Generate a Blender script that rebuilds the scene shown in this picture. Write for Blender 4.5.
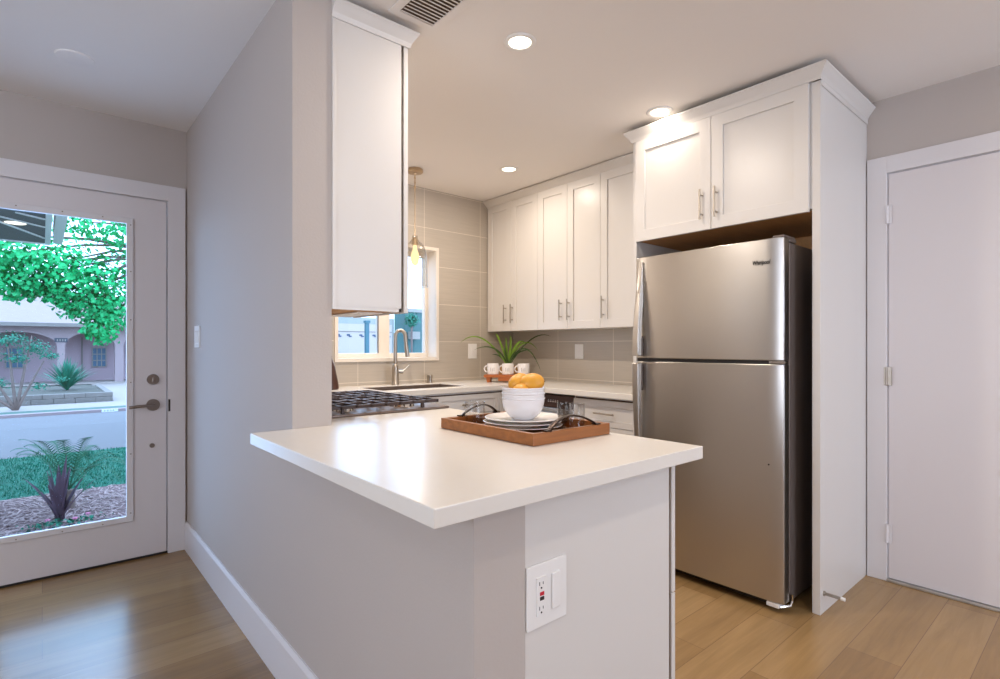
import bpy, bmesh, math, random
from mathutils import Vector, Matrix
random.seed(7)
PI = math.pi
scene = bpy.context.scene
for o in list(bpy.data.objects):
    bpy.data.objects.remove(o)
COL = scene.collection

# ------------------------------------------------------------------ camera, world, light
cam_d = bpy.data.cameras.new('camera')
cam = bpy.data.objects.new('camera', cam_d)
COL.objects.link(cam)
cam_d.sensor_width = 36.0
cam_d.lens = 534.32 * 36 / 1000
cam_d.shift_y = (347.4 - 339.5) / 1000
cam_d.clip_start = 0.05
cam_d.clip_end = 300
cam.location = (0, 0, 1.1959)
cam.rotation_euler = (PI / 2, 0, -0.7084)
scene.camera = cam

world = bpy.data.worlds.new('sky')
scene.world = world
world.use_nodes = True
bgn = world.node_tree.nodes['Background']
bgn.inputs[0].default_value = (0.47, 0.68, 1.0, 1)
bgn.inputs[1].default_value = 3.9

vs = scene.view_settings
vs.view_transform = 'Standard'
vs.look = 'None'
vs.exposure = 0.40
vs.gamma = 1.0
vs.use_curve_mapping = False

def area(name, loc, rot, sx, sy, power, color):
    l = bpy.data.lights.new(name, 'AREA')
    l.shape = 'RECTANGLE'; l.size = sx; l.size_y = sy
    l.energy = power; l.color = color
    o = bpy.data.objects.new(name, l)
    o.location = loc; o.rotation_euler = rot
    COL.objects.link(o)
    return o

# added fill lamps at the unseen living room windows and outside the entry door
area('back_window_fill', (2.2, -3.17, 1.45), (PI / 2, 0, 0), 1.8, 1.3, 36, (0.87, 0.90, 1.0))  # added cool fill from behind the camera
area('left_window_fill', (-2.57, 0.4, 1.45), (PI / 2, 0, -PI / 2), 2.2, 1.3, 25, (1.0, 0.89, 0.79))  # added warm fill for faces turned to the left
area('entry_door_fill', (0.09, 3.95, 1.15), (PI / 2, 0, PI), 0.9, 1.9, 17, (0.36, 0.60, 1.0))  # added blue lamp, strengthens the door daylight on the hall side
WARM = (1.0, 0.875, 0.745)
KP = 6.0      # kitchen downlight watts
LP = 7.0      # living room downlight watts

# ------------------------------------------------------------------ materials
MATS = {}
def nt(m):
    return m.node_tree.nodes, m.node_tree.links
def mat(name, color, rough=0.5, metal=0.0, bump=0.0, bscale=60.0, var=0.0, vscale=3.0, coat=0.0, emit=None, estr=0.0, spec=None, stretch=None):
    if name in MATS: return MATS[name]
    m = bpy.data.materials.new(name); m.use_nodes = True
    N, L = nt(m); b = N['Principled BSDF']
    b.inputs['Base Color'].default_value = (*color, 1)
    b.inputs['Roughness'].default_value = rough
    b.inputs['Metallic'].default_value = metal
    if coat: b.inputs['Coat Weight'].default_value = coat; b.inputs['Coat Roughness'].default_value = 0.1
    if spec is not None: b.inputs['Specular IOR Level'].default_value = spec
    if emit: b.inputs['Emission Color'].default_value = (*emit, 1); b.inputs['Emission Strength'].default_value = estr
    tc = N.new('ShaderNodeTexCoord'); mp = N.new('ShaderNodeMapping')
    L.new(tc.outputs['Object'], mp.inputs[0])
    if stretch: mp.inputs['Scale'].default_value = stretch
    n = N.new('ShaderNodeTexNoise'); n.inputs['Scale'].default_value = vscale; n.inputs['Detail'].default_value = 4
    L.new(mp.outputs[0], n.inputs['Vector'])
    mx = N.new('ShaderNodeMixRGB')
    mx.inputs[1].default_value = (*[c * (1 - var) for c in color], 1)
    mx.inputs[2].default_value = (*[min(1, c * (1 + var)) for c in color], 1)
    L.new(n.outputs['Fac'], mx.inputs[0]); L.new(mx.outputs[0], b.inputs['Base Color'])
    if bump:
        n2 = N.new('ShaderNodeTexNoise'); n2.inputs['Scale'].default_value = bscale; n2.inputs['Detail'].default_value = 3
        L.new(mp.outputs[0], n2.inputs['Vector'])
        bp = N.new('ShaderNodeBump'); bp.inputs['Strength'].default_value = bump; bp.inputs['Distance'].default_value = 0.002
        L.new(n2.outputs['Fac'], bp.inputs['Height']); L.new(bp.outputs[0], b.inputs['Normal'])
    MATS[name] = m
    return m

M_wall = mat('greige_paint', (0.50, 0.445, 0.41), 0.75, bump=0.25, bscale=140, var=0.015)
M_hall = M_wall
M_ceil = mat('ceiling_paint', (0.84, 0.80, 0.765), 0.85, bump=0.3, bscale=120, var=0.01)
M_trim = mat('white_trim_paint', (0.72, 0.69, 0.70), 0.4, var=0.01)
M_door = mat('door_paint', (0.71, 0.665, 0.67), 0.42, var=0.01)
M_cab = mat('white_cabinet_lacquer', (0.69, 0.66, 0.63), 0.33, var=0.01)
M_cabin = mat('cabinet_gap_dark', (0.12, 0.07, 0.045), 0.8)
M_quartz = mat('white_quartz', (0.76, 0.72, 0.665), 0.24, var=0.02, vscale=30)
M_rawwood = mat('raw_plywood', (0.55, 0.28, 0.10), 0.6, var=0.2, vscale=6, stretch=(1, 8, 8))
M_dark = mat('black_plastic', (0.015, 0.012, 0.011), 0.4)
M_iron = mat('cast_iron', (0.050, 0.028, 0.024), 0.45, bump=0.3, bscale=200)
M_nickel = mat('brushed_nickel', (0.46, 0.41, 0.35), 0.32, metal=1.0)
M_bronze = mat('aged_nickel_hardware', (0.30, 0.25, 0.22), 0.35, metal=1.0)
M_chrome = mat('chrome', (0.75, 0.73, 0.70), 0.15, metal=1.0)
M_plate = mat('white_plastic', (0.82, 0.80, 0.78), 0.35)
M_ceramic = mat('white_ceramic', (0.82, 0.79, 0.78), 0.2, coat=0.3)
M_ceramic_g = mat('grey_mug_print', (0.45, 0.43, 0.43), 0.4)
M_tray = mat('acacia_wood', (0.30, 0.10, 0.020), 0.38, var=0.55, vscale=5, stretch=(1, 7, 12), coat=0.2)
M_riser = mat('reddish_wood', (0.42, 0.12, 0.03), 0.45, var=0.25, vscale=8, stretch=(1, 8, 8))
M_mango = mat('mango_skin', (0.72, 0.33, 0.03), 0.45, var=0.12, vscale=25, bump=0.2, bscale=90)
M_leaf = mat('green_leaf', (0.16, 0.29, 0.02), 0.45, var=0.6, vscale=18)
M_leafd = mat('dark_leaf', (0.05, 0.10, 0.02), 0.5, var=0.4, vscale=18)
M_pot = mat('woven_pot', (0.36, 0.20, 0.08), 0.8, bump=1.0, bscale=90, var=0.3, vscale=40)
M_red = mat('red_button', (0.55, 0.01, 0.03), 0.4)
M_walnut = mat('dark_brown_glaze', (0.06, 0.025, 0.018), 0.3)
M_alum = mat('aluminium_threshold', (0.42, 0.38, 0.33), 0.45, metal=0.6, var=0.3, vscale=14)
M_brass = mat('soft_gold_metal', (0.55, 0.42, 0.28), 0.3, metal=1.0)
M_white_metal = mat('white_enamel', (0.80, 0.78, 0.75), 0.4)
M_side = mat('grey_steel_side', (0.17, 0.135, 0.12), 0.42, metal=0.35)
M_vent = mat('vent_enamel', (0.78, 0.72, 0.65), 0.5)

# stainless steel with a vertical brushed grain
def stainless():
    m = bpy.data.materials.new('brushed_stainless'); m.use_nodes = True
    N, L = nt(m); b = N['Principled BSDF']
    b.inputs['Base Color'].default_value = (0.56, 0.535, 0.505, 1)
    b.inputs['Metallic'].default_value = 1.0
    b.inputs['Roughness'].default_value = 0.30
    b.inputs['Anisotropic'].default_value = 0.75
    b.inputs['Anisotropic Rotation'].default_value = 0.25
    tg = N.new('ShaderNodeTangent'); tg.direction_type = 'RADIAL'; tg.axis = 'Z'
    L.new(tg.outputs[0], b.inputs['Tangent'])
    tc = N.new('ShaderNodeTexCoord'); mp = N.new('ShaderNodeMapping'); mp.inputs['Scale'].default_value = (6, 6, 500)
    n = N.new('ShaderNodeTexNoise'); n.inputs['Scale'].default_value = 1.0; n.inputs['Detail'].default_value = 3
    L.new(tc.outputs['Object'], mp.inputs[0]); L.new(mp.outputs[0], n.inputs['Vector'])
    bp = N.new('ShaderNodeBump'); bp.inputs['Strength'].default_value = 0.05; bp.inputs['Distance'].default_value = 0.001
    L.new(n.outputs['Fac'], bp.inputs['Height']); L.new(bp.outputs[0], b.inputs['Normal'])
    return m
M_steel = stainless()

def pane(name, tint, refl=1.0):
    m = bpy.data.materials.new(name); m.use_nodes = True
    N, L = nt(m); N.remove(N['Principled BSDF'])
    out = N['Material Output']
    t = N.new('ShaderNodeBsdfTransparent'); t.inputs[0].default_value = (*tint, 1)
    g = N.new('ShaderNodeBsdfGlossy'); g.inputs['Roughness'].default_value = 0.02
    f = N.new('ShaderNodeLayerWeight'); f.inputs[0].default_value = 0.5
    pw = N.new('ShaderNodeMath'); pw.operation = 'POWER'; pw.inputs[1].default_value = 4.0
    mu = N.new('ShaderNodeMath'); mu.operation = 'MULTIPLY_ADD'; mu.inputs[1].default_value = .5 * refl; mu.inputs[2].default_value = 0.03 * refl
    L.new(f.outputs['Facing'], pw.inputs[0]); L.new(pw.outputs[0], mu.inputs[0])
    mx = N.new('ShaderNodeMixShader')
    L.new(mu.outputs[0], mx.inputs[0]); L.new(t.outputs[0], mx.inputs[1]); L.new(g.outputs[0], mx.inputs[2])
    L.new(mx.outputs[0], out.inputs[0])
    return m
M_glass = pane('window_glass', (0.93, 0.97, 1.0), 0.6)
M_tumbler = pane('drinking_glass', (0.93, 0.93, 0.93), 1.8)
M_smoke = pane('smoky_glass', (0.72, 0.70, 0.68), 2.0)
M_shade = pane('clear_shade_glass', (0.93, 0.92, 0.90), 1.6)

def emitmat(name, color, s):
    m = bpy.data.materials.new(name); m.use_nodes = True
    N, L = nt(m); N.remove(N['Principled BSDF'])
    e = N.new('ShaderNodeEmission'); e.inputs[0].default_value = (*color, 1); e.inputs[1].default_value = s
    L.new(e.outputs[0], N['Material Output'].inputs[0])
    return m
M_lens = emitmat('lit_lens', (1.0, 0.90, 0.74), 3.0)
M_fil = emitmat('lit_filament', (1.0, 0.62, 0.25), 14.0)
M_porchlens = emitmat('porch_lens', (1.0, 0.92, 0.75), 1.6)

def floor_mat():
    m = bpy.data.materials.new('oak_planks'); m.use_nodes = True
    N, L = nt(m); b = N['Principled BSDF']
    tc = N.new('ShaderNodeTexCoord')
    br = N.new('ShaderNodeTexBrick')
    br.inputs['Scale'].default_value = 1.0
    br.inputs['Brick Width'].default_value = 1.22
    br.inputs['Row Height'].default_value = 0.18
    br.inputs['Mortar Size'].default_value = 0.0012
    br.inputs['Mortar Smooth'].default_value = 0.2
    br.offset = 0.37; br.offset_frequency = 2
    br.inputs['Color1'].default_value = (0.27, 0.158, 0.064, 1)
    br.inputs['Color2'].default_value = (0.365, 0.228, 0.10, 1)
    br.inputs['Mortar'].default_value = (0.19, 0.11, 0.055, 1)
    L.new(tc.outputs['Object'], br.inputs['Vector'])
    mp = N.new('ShaderNodeMapping'); mp.inputs['Scale'].default_value = (1.6, 22, 1)
    L.new(tc.outputs['Object'], mp.inputs[0])
    n = N.new('ShaderNodeTexNoise'); n.inputs['Scale'].default_value = 1.2; n.inputs['Detail'].default_value = 6; n.inputs['Roughness'].default_value = 0.65; n.inputs['Distortion'].default_value = 0.6
    L.new(mp.outputs[0], n.inputs['Vector'])
    mp2 = N.new('ShaderNodeMapping'); mp2.inputs['Scale'].default_value = (0.9, 4.5, 1)
    L.new(tc.outputs['Object'], mp2.inputs[0])
    n2 = N.new('ShaderNodeTexNoise'); n2.inputs['Scale'].default_value = 1.3; n2.inputs['Detail'].default_value = 3
    L.new(mp2.outputs[0], n2.inputs['Vector'])
    r = N.new('ShaderNodeMapRange'); r.inputs[1].default_value = 0.3; r.inputs[2].default_value = 0.7; r.inputs[3].default_value = 0.86; r.inputs[4].default_value = 1.12
    L.new(n.outputs['Fac'], r.inputs[0])
    r2 = N.new('ShaderNodeMapRange'); r2.inputs[1].default_value = 0.3; r2.inputs[2].default_value = 0.7; r2.inputs[3].default_value = 0.85; r2.inputs[4].default_value = 1.12
    L.new(n2.outputs['Fac'], r2.inputs[0])
    mu = N.new('ShaderNodeMath'); mu.operation = 'MULTIPLY'
    L.new(r.outputs[0], mu.inputs[0]); L.new(r2.outputs[0], mu.inputs[1])
    vm = N.new('ShaderNodeVectorMath'); vm.operation = 'SCALE'
    L.new(br.outputs['Color'], vm.inputs[0]); L.new(mu.outputs[0], vm.inputs['Scale'])
    L.new(vm.outputs[0], b.inputs['Base Color'])
    b.inputs['Roughness'].default_value = 0.24
    bp = N.new('ShaderNodeBump'); bp.inputs['Strength'].default_value = 0.06; bp.inputs['Distance'].default_value = 0.002
    L.new(n.outputs['Fac'], bp.inputs['Height']); L.new(bp.outputs[0], b.inputs['Normal'])
    return m
M_floor = floor_mat()

def tile_mat(name, axis, ou, ov):
    m = bpy.data.materials.new(name); m.use_nodes = True
    N, L = nt(m); b = N['Principled BSDF']
    tc = N.new('ShaderNodeTexCoord'); sp = N.new('ShaderNodeSeparateXYZ'); cb = N.new('ShaderNodeCombineXYZ')
    L.new(tc.outputs['Object'], sp.inputs[0])
    a = N.new('ShaderNodeMath'); a.operation = 'SUBTRACT'; a.inputs[1].default_value = ou
    c = N.new('ShaderNodeMath'); c.operation = 'SUBTRACT'; c.inputs[1].default_value = ov
    L.new(sp.outputs[axis], a.inputs[0]); L.new(sp.outputs['Z'], c.inputs[0])
    L.new(a.outputs[0], cb.inputs[0]); L.new(c.outputs[0], cb.inputs[1])
    br = N.new('ShaderNodeTexBrick'); br.offset = 0.0
    br.inputs['Scale'].default_value = 1.0
    br.inputs['Brick Width'].default_value = 0.5725; br.inputs['Row Height'].default_value = 0.3055
    br.inputs['Mortar Size'].default_value = 0.0022; br.inputs['Mortar Smooth'].default_value = 0.1
    br.inputs['Color1'].default_value = (0.46, 0.405, 0.34, 1); br.inputs['Color2'].default_value = (0.475, 0.42, 0.355, 1)
    br.inputs['Mortar'].default_value = (0.72, 0.65, 0.56, 1)
    L.new(cb.outputs[0], br.inputs['Vector'])
    mp = N.new('ShaderNodeMapping'); mp.inputs['Scale'].default_value = (2.5, 70, 1)
    L.new(cb.outputs[0], mp.inputs[0])
    n = N.new('ShaderNodeTexNoise'); n.inputs['Scale'].default_value = 1.5; n.inputs['Detail'].default_value = 4
    L.new(mp.outputs[0], n.inputs['Vector'])
    r = N.new('ShaderNodeMapRange'); r.inputs[1].default_value = 0.3; r.inputs[2].default_value = 0.7; r.inputs[3].default_value = 0.955; r.inputs[4].default_value = 1.045
    L.new(n.outputs['Fac'], r.inputs[0])
    vm = N.new('ShaderNodeVectorMath'); vm.operation = 'SCALE'
    L.new(br.outputs['Color'], vm.inputs[0]); L.new(r.outputs[0], vm.inputs['Scale'])
    L.new(vm.outputs[0], b.inputs['Base Color'])
    b.inputs['Roughness'].default_value = 0.38
    bp = N.new('ShaderNodeBump'); bp.inputs['Strength'].default_value = 0.25; bp.inputs['Distance'].default_value = 0.002
    L.new(n.outputs['Fac'], bp.inputs['Height']); L.new(bp.outputs[0], b.inputs['Normal'])
    return m
M_tileX = tile_mat('linen_tile_sink_wall', 'X', 2.331 - 5 * 0.5725, 1.2435 - 10 * 0.3055)
M_tileY = tile_mat('linen_tile_side_wall', 'Y', 3.091 - 8 * 0.5725, 1.2435 - 10 * 0.3055)

# ------------------------------------------------------------------ mesh helpers
class MB:
    def __init__(s): s.bm = bmesh.new()
    def box(s, x0, x1, y0, y1, z0, z1, M=None):
        vs_ = [s.bm.verts.new((x, y, z)) for x in (x0, x1) for y in (y0, y1) for z in (z0, z1)]
        for f in ((0, 1, 3, 2), (4, 6, 7, 5), (0, 4, 5, 1), (2, 3, 7, 6), (0, 2, 6, 4), (1, 5, 7, 3)):
            s.bm.faces.new([vs_[i] for i in f])
        if M: bmesh.ops.transform(s.bm, matrix=M, verts=vs_)
        return s
    def cyl(s, p0, p1, r0, r1=None, n=16, caps=True):
        r1 = r0 if r1 is None else r1
        p0 = Vector(p0); p1 = Vector(p1); d = (p1 - p0).normalized()
        a = d.orthogonal().normalized(); b = d.cross(a)
        A = []; B = []
        for i in range(n):
            t = 2 * PI * i / n; v = a * math.cos(t) + b * math.sin(t)
            A.append(s.bm.verts.new(p0 + v * r0)); B.append(s.bm.verts.new(p1 + v * r1))
        for i in range(n):
            j = (i + 1) % n; s.bm.faces.new((A[i], A[j], B[j], B[i]))
        if caps: s.bm.faces.new(A[::-1]); s.bm.faces.new(B)
        return s
    def tube(s, pts, r, n=10, sx=1.0, up=None, caps=True):
        pts = [Vector(p) for p in pts]; rings = []
        rs = r if isinstance(r, (list, tuple)) else [r] * len(pts)
        a = None
        for i, p in enumerate(pts):
            d = (pts[min(i + 1, len(pts) - 1)] - pts[max(i - 1, 0)]).normalized()
            if up is not None:
                a = Vector(up); a = (a - d * a.dot(d)).normalized()
            elif a is None: a = d.orthogonal().normalized()
            else: a = (a - d * a.dot(d)).normalized()
            b = d.cross(a)
            rings.append([s.bm.verts.new(p + a * rs[i] * math.cos(2 * PI * k / n) + b * rs[i] * sx * math.sin(2 * PI * k / n)) for k in range(n)])
        for i in range(len(rings) - 1):
            for k in range(n):
                j = (k + 1) % n
                s.bm.faces.new((rings[i][k], rings[i][j], rings[i + 1][j], rings[i + 1][k]))
        if caps: s.bm.faces.new(rings[0][::-1]); s.bm.faces.new(rings[-1])
        return s
    def lathe(s, prof, c, n=32, squash=1.0):
        rings = []
        for r, z in prof:
            if r < 1e-5: rings.append([s.bm.verts.new((c[0], c[1], c[2] + z))])
            else: rings.append([s.bm.verts.new((c[0] + r * math.cos(2 * PI * k / n), c[1] + squash * r * math.sin(2 * PI * k / n), c[2] + z)) for k in range(n)])
        for A, B in zip(rings, rings[1:]):
            for k in range(n):
                j = (k + 1) % n
                if len(A) == 1 and len(B) == 1: continue
                if len(A) == 1: s.bm.faces.new((A[0], B[k], B[j]))
                elif len(B) == 1: s.bm.faces.new((A[k], A[j], B[0]))
                else: s.bm.faces.new((A[k], A[j], B[j], B[k]))
        return s
    def face(s, pts):
        s.bm.faces.new([s.bm.verts.new(p) for p in pts]); return s
    def prism(s, poly, f0, f1):
        """poly: 2-D points; f0/f1 map (u, v) to the two 3-D end caps"""
        A = [s.bm.verts.new(f0(u, v)) for u, v in poly]; B = [s.bm.verts.new(f1(u, v)) for u, v in poly]
        n = len(poly)
        for i in range(n):
            j = (i + 1) % n; s.bm.faces.new((A[i], A[j], B[j], B[i]))
        s.bm.faces.new(A[::-1]); s.bm.faces.new(B)
        return s
    def grid(s, us, vs_, inside, place, w0, w1):
        """slab from the cells of a grid for which inside(u, v) holds; place(u, v, w) -> point"""
        us = sorted(set(us)); vs_ = sorted(set(vs_)); nu, nv = len(us) - 1, len(vs_) - 1
        on = {(i, j): inside((us[i] + us[i + 1]) / 2, (vs_[j] + vs_[j + 1]) / 2) for i in range(nu) for j in range(nv)}
        V = {}
        def v(i, j, k):
            if (i, j, k) not in V: V[(i, j, k)] = s.bm.verts.new(place(us[i], vs_[j], (w0, w1)[k]))
            return V[(i, j, k)]
        for (i, j), o in on.items():
            if not o: continue
            s.bm.faces.new((v(i, j, 0), v(i, j + 1, 0), v(i + 1, j + 1, 0), v(i + 1, j, 0)))
            s.bm.faces.new((v(i, j, 1), v(i + 1, j, 1), v(i + 1, j + 1, 1), v(i, j + 1, 1)))
            for di, dj, a, b in ((-1, 0, (i, j), (i, j + 1)), (1, 0, (i + 1, j + 1), (i + 1, j)), (0, -1, (i + 1, j), (i, j)), (0, 1, (i, j + 1), (i + 1, j + 1))):
                if not on.get((i + di, j + dj), False):
                    s.bm.faces.new((v(*a, 0), v(*b, 0), v(*b, 1), v(*a, 1)))
        return s
    def sphere(s, c, r, sx=1, sy=1, sz=1, rot=None, u=20, v=14):
        M = Matrix.Translation(c) @ (rot or Matrix()) @ Matrix.Diagonal((r * sx, r * sy, r * sz, 1))
        bmesh.ops.create_uvsphere(s.bm, u_segments=u, v_segments=v, radius=1, matrix=M)
        return s
    def build(s, name, m, parent=None, smooth=False, bevel=0.0, origin=None, recalc=True, seg=2):
        if recalc: bmesh.ops.recalc_face_normals(s.bm, faces=s.bm.faces)
        base = Vector((0, 0, 0))
        p = parent
        while p is not None: base += p.location; p = p.parent
        if parent is None and origin is not None: base = Vector(origin)
        bmesh.ops.translate(s.bm, vec=-base, verts=s.bm.verts)
        me = bpy.data.meshes.new(name); s.bm.to_mesh(me); s.bm.free()
        me.materials.append(m)
        o = bpy.data.objects.new(name, me); COL.objects.link(o)
        if parent is not None: o.parent = parent
        elif origin is not None: o.location = Vector(origin)
        if smooth:
            for pl in me.polygons: pl.use_smooth = True
            if smooth == 'auto':
                me.set_sharp_from_angle(angle=math.radians(38))
        if bevel:
            b = o.modifiers.new('bevel', 'BEVEL'); b.width = bevel; b.segments = seg; b.limit_method = 'ANGLE'; b.angle_limit = math.radians(40)
        return o

def tag(o, label, cat, group=None, kind=None):
    if label: o['label'] = label
    if cat: o['category'] = cat
    if group: o['group'] = group
    if kind: o['kind'] = kind
    return o
def struct(o, label=None):
    o['kind'] = 'structure'
    if label: o['label'] = label
    return o
def thing(name, label, cat, loc=(0, 0, 0), group=None):
    o = bpy.data.objects.new(name, None); COL.objects.link(o)
    o.empty_display_size = 0.1
    o.location = loc
    return tag(o, label, cat, group)
def dup(root, loc, label, group=None):
    def cp(o, par):
        c = o.copy(); COL.objects.link(c)
        if par is not None: c.parent = par
        for ch in list(o.children): cp(ch, c)
        return c
    c = cp(root, None); c.location = loc; c['label'] = label
    if group: c['group'] = group
    return c

# ------------------------------------------------------------------ dimensions of the room
CEIL = 2.476
XP, XK = 0.6535, 0.7935          # partition faces
YE = 1.8604                      # end of the full height partition
YW = 0.8428                      # end of the half wall
YS = 3.655                       # sink wall face
YH = 3.630                       # hall wall face
XD = 3.2987                      # right wall face
XLW, YB = -2.6, -3.2

PX = lambda u, v, w: (u, w, v)   # grid on a wall facing Y
PY = lambda u, v, w: (w, u, v)   # grid on a wall facing X
PZ = lambda u, v, w: (u, v, w)

struct(MB().box(XLW - .12, XD + .12, YB - .12, 3.80, -0.1, 0).build('floor', M_floor))
struct(MB().box(XLW - .12, XD + .12, YB - .12, 3.80, CEIL, CEIL + .12).build('ceiling', M_ceil))
# front wall with the entry door opening
DX0, DX1, DZ = -0.372, 0.556, 2.046
struct(MB().grid([XLW, DX0, DX1, XK], [0, DZ, CEIL], lambda u, v: not (DX0 < u < DX1 and v < DZ), PX, YH, 3.80).build('wall_front', M_hall))
# sink wall with the window opening
WX0, WX1, WZ0, WZ1 = 1.60, 2.442, 1.112, 1.985
struct(MB().grid([XK, WX0, WX1, XD], [0, WZ0, WZ1, CEIL], lambda u, v: not (WX0 < u < WX1 and WZ0 < v < WZ1), PX, YS, 3.86).build('wall_kitchen', M_tileX))
# right wall with the interior door opening
RY0, RY1, RZ = -0.03, 0.790, 2.090
struct(MB().grid([YB, RY0, RY1, 3.86], [0, RZ, CEIL], lambda u, v: not (RY0 < u < RY1 and v < RZ), PY, XD, XD + .12).build('wall_right', M_wall))
struct(MB().box(XD - .009, XD, 1.87, YS, 0.88, 1.45).build('wall_backsplash', M_tileY))
# walls of the living room behind the camera, each with a window
bw = (1.25, 3.15, 0.8, 2.1)
struct(MB().grid([XLW, bw[0], bw[1], XD], [0, bw[2], bw[3], CEIL], lambda u, v: not (bw[0] < u < bw[1] and bw[2] < v < bw[3]), PX, YB - .12, YB).build('wall_back', M_wall))
lw = (-0.75, 1.55, 0.8, 2.1)
struct(MB().grid([YB, lw[0], lw[1], 3.80], [0, lw[2], lw[3], CEIL], lambda u, v: not (lw[0] < u < lw[1] and lw[2] < v < lw[3]), PY, XLW - .12, XLW).build('wall_left', M_wall))
# partition: full height part and the half wall under the bar top
struct(MB().grid([YW, YE, YH], [0, 0.879, CEIL], lambda u, v: u > YE or v < 0.879, PY, XP, XK).build('wall_partition', M_wall))

# baseboards
BP = [(0, 0), (0.014, 0), (0.014, 0.150), (0.006, 0.165), (0, 0.165)]
def bbY(x, sgn, y0, y1, name):
    f = lambda y: (lambda u, v: (x + sgn * u, y, v))
    struct(MB().prism(BP, f(y0), f(y1)).build(name, M_trim))
def bbX(y, sgn, x0, x1, name):
    f = lambda x_: (lambda u, v: (x_, y + sgn * u, v))
    struct(MB().prism(BP, f(x0), f(x1)).build(name, M_trim))
bbY(XP, -1, YW, YH, 'baseboard_partition')
bbY(XD, -1, YB, RY0 - .09, 'baseboard_right')
bbX(YH, -1, XLW, DX0 - .09, 'baseboard_front')
bbX(YB, 1, XLW, XD, 'baseboard_back')
bbY(XLW, 1, YB, YH, 'baseboard_left')

# casings
CW = 0.088
def casing_front():
    m = MB()
    m.box(DX1 - .001, DX1 + CW, YH - .019, YH, 0, DZ + CW)
    m.box(DX0 - CW, DX0 + .001, YH - .019, YH, 0, DZ + CW)
    m.box(DX0, DX1, YH - .019, YH, DZ - .001, DZ + CW)
    # jamb lining
    m.box(DX1 - .004, DX1, YH, 3.80, 0, DZ); m.box(DX0, DX0 + .004, YH, 3.80, 0, DZ); m.box(DX0, DX1, YH, 3.80, DZ - .004, DZ)
    return m
struct(casing_front().build('trim_1', M_trim, bevel=.002))
def casing_right():
    m = MB()
    m.box(XD - .016, XD, RY1 - .001, RY1 + .085, 0, RZ + .085)
    m.box(XD - .016, XD, RY0 - .085, RY0 + .001, 0, RZ + .085)
    m.box(XD - .016, XD, RY0, RY1, RZ - .001, RZ + .085)
    m.box(XD, XD + .12, RY1 - .004, RY1, 0, RZ); m.box(XD, XD + .12, RY0, RY0 + .004, 0, RZ); m.box(XD, XD + .12, RY0, RY1, RZ - .004, RZ)
    return m
struct(casing_right().build('trim_2', M_trim, bevel=.002))

# ---- entry door with a full glass lite
def entry_door():
    x0, x1 = DX0 + .007, DX1 - .007; y0, y1 = YH - .006, YH + .038
    gx0, gx1, gz0, gz1 = -0.178, 0.366, 0.243, 1.897
    d = struct(MB().grid([x0, gx0, gx1, x1], [.012, gz0, gz1, 2.040], lambda u, v: not (gx0 < u < gx1 and gz0 < v < gz1), PX, y0, y1).build('door_1', M_door, bevel=.0015), 'white entry door with a tall glass lite')
    m = MB(); a, b = 0.022, 0.010
    m.grid([gx0 - a, gx0 + b, gx1 - b, gx1 + a], [gz0 - a, gz0 + b, gz1 - b, gz1 + a], lambda u, v: not (gx0 + b < u < gx1 - b and gz0 + b < v < gz1 - b), PX, y0 - .012, y0 + .008)
    m.build('glazing_frame', M_trim, d, bevel=.003)
    sc = MB()
    for z in (0.27, 0.6, 1.0, 1.35, 1.62, 1.88):
        for x in (gx0 - .010, gx1 + .010):
            sc.cyl((x, y0 - .0125, z), (x, y0 - .0135, z), .0035, n=8)
    for x in (-0.1, 0.08, 0.25):
        for z in (gz0 - .010, gz1 + .010):
            sc.cyl((x, y0 - .0125, z), (x, y0 - .0135, z), .0035, n=8)
    sc.build('frame_screws', M_bronze, d)
    MB().box(gx0, gx1, YH + .012, YH + .018, gz0, gz1).build('glass_pane', M_glass, d)
    db = MB().cyl((.483, y0, 1.012), (.483, y0 - .014, 1.012), .031, .029, n=28).build('deadbolt', M_bronze, d, smooth='auto')
    MB().box(.475, .491, y0 - .028, y0 - .013, .997, 1.027).build('thumb_turn', M_bronze, db, bevel=.003)
    lv = MB().cyl((.483, y0, .866), (.483, y0 - .012, .866), .034, .032, n=28).cyl((.483, y0 - .01, .866), (.483, y0 - .05, .866), .011, n=14).build('lever_rose', M_bronze, d, smooth='auto')
    MB().tube([(.487, y0 - .046, .866), (.45, y0 - .05, .867), (.41, y0 - .05, .866), (.365, y0 - .046, .862)], .0085, n=12).build('lever_handle', M_bronze, lv, smooth='auto')
    MB().cyl((.478, y0, .634), (.478, y0 - .006, .634), .013, n=20).build('lower_bolt', M_bronze, d, smooth='auto')
    MB().box(x0, x1, y0 - .004, y1 + .004, .002, .012).build('door_sweep', M_dark, d)
    return d
entry_door()
struct(MB().box(DX0, DX1, YH, 3.84, 0, .010).build('trim_3', M_dark), 'dark threshold under the entry door')
MBs = MB().box(DX1 + .0005, DX1 + .010, YH - .0215, YH - .018, .825, .895)
o = MBs.build('strike_plate', M_dark, origin=(DX1, YH, .86)); tag(o, 'small black strike plate let into the entry door jamb', 'strike plate')

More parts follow.
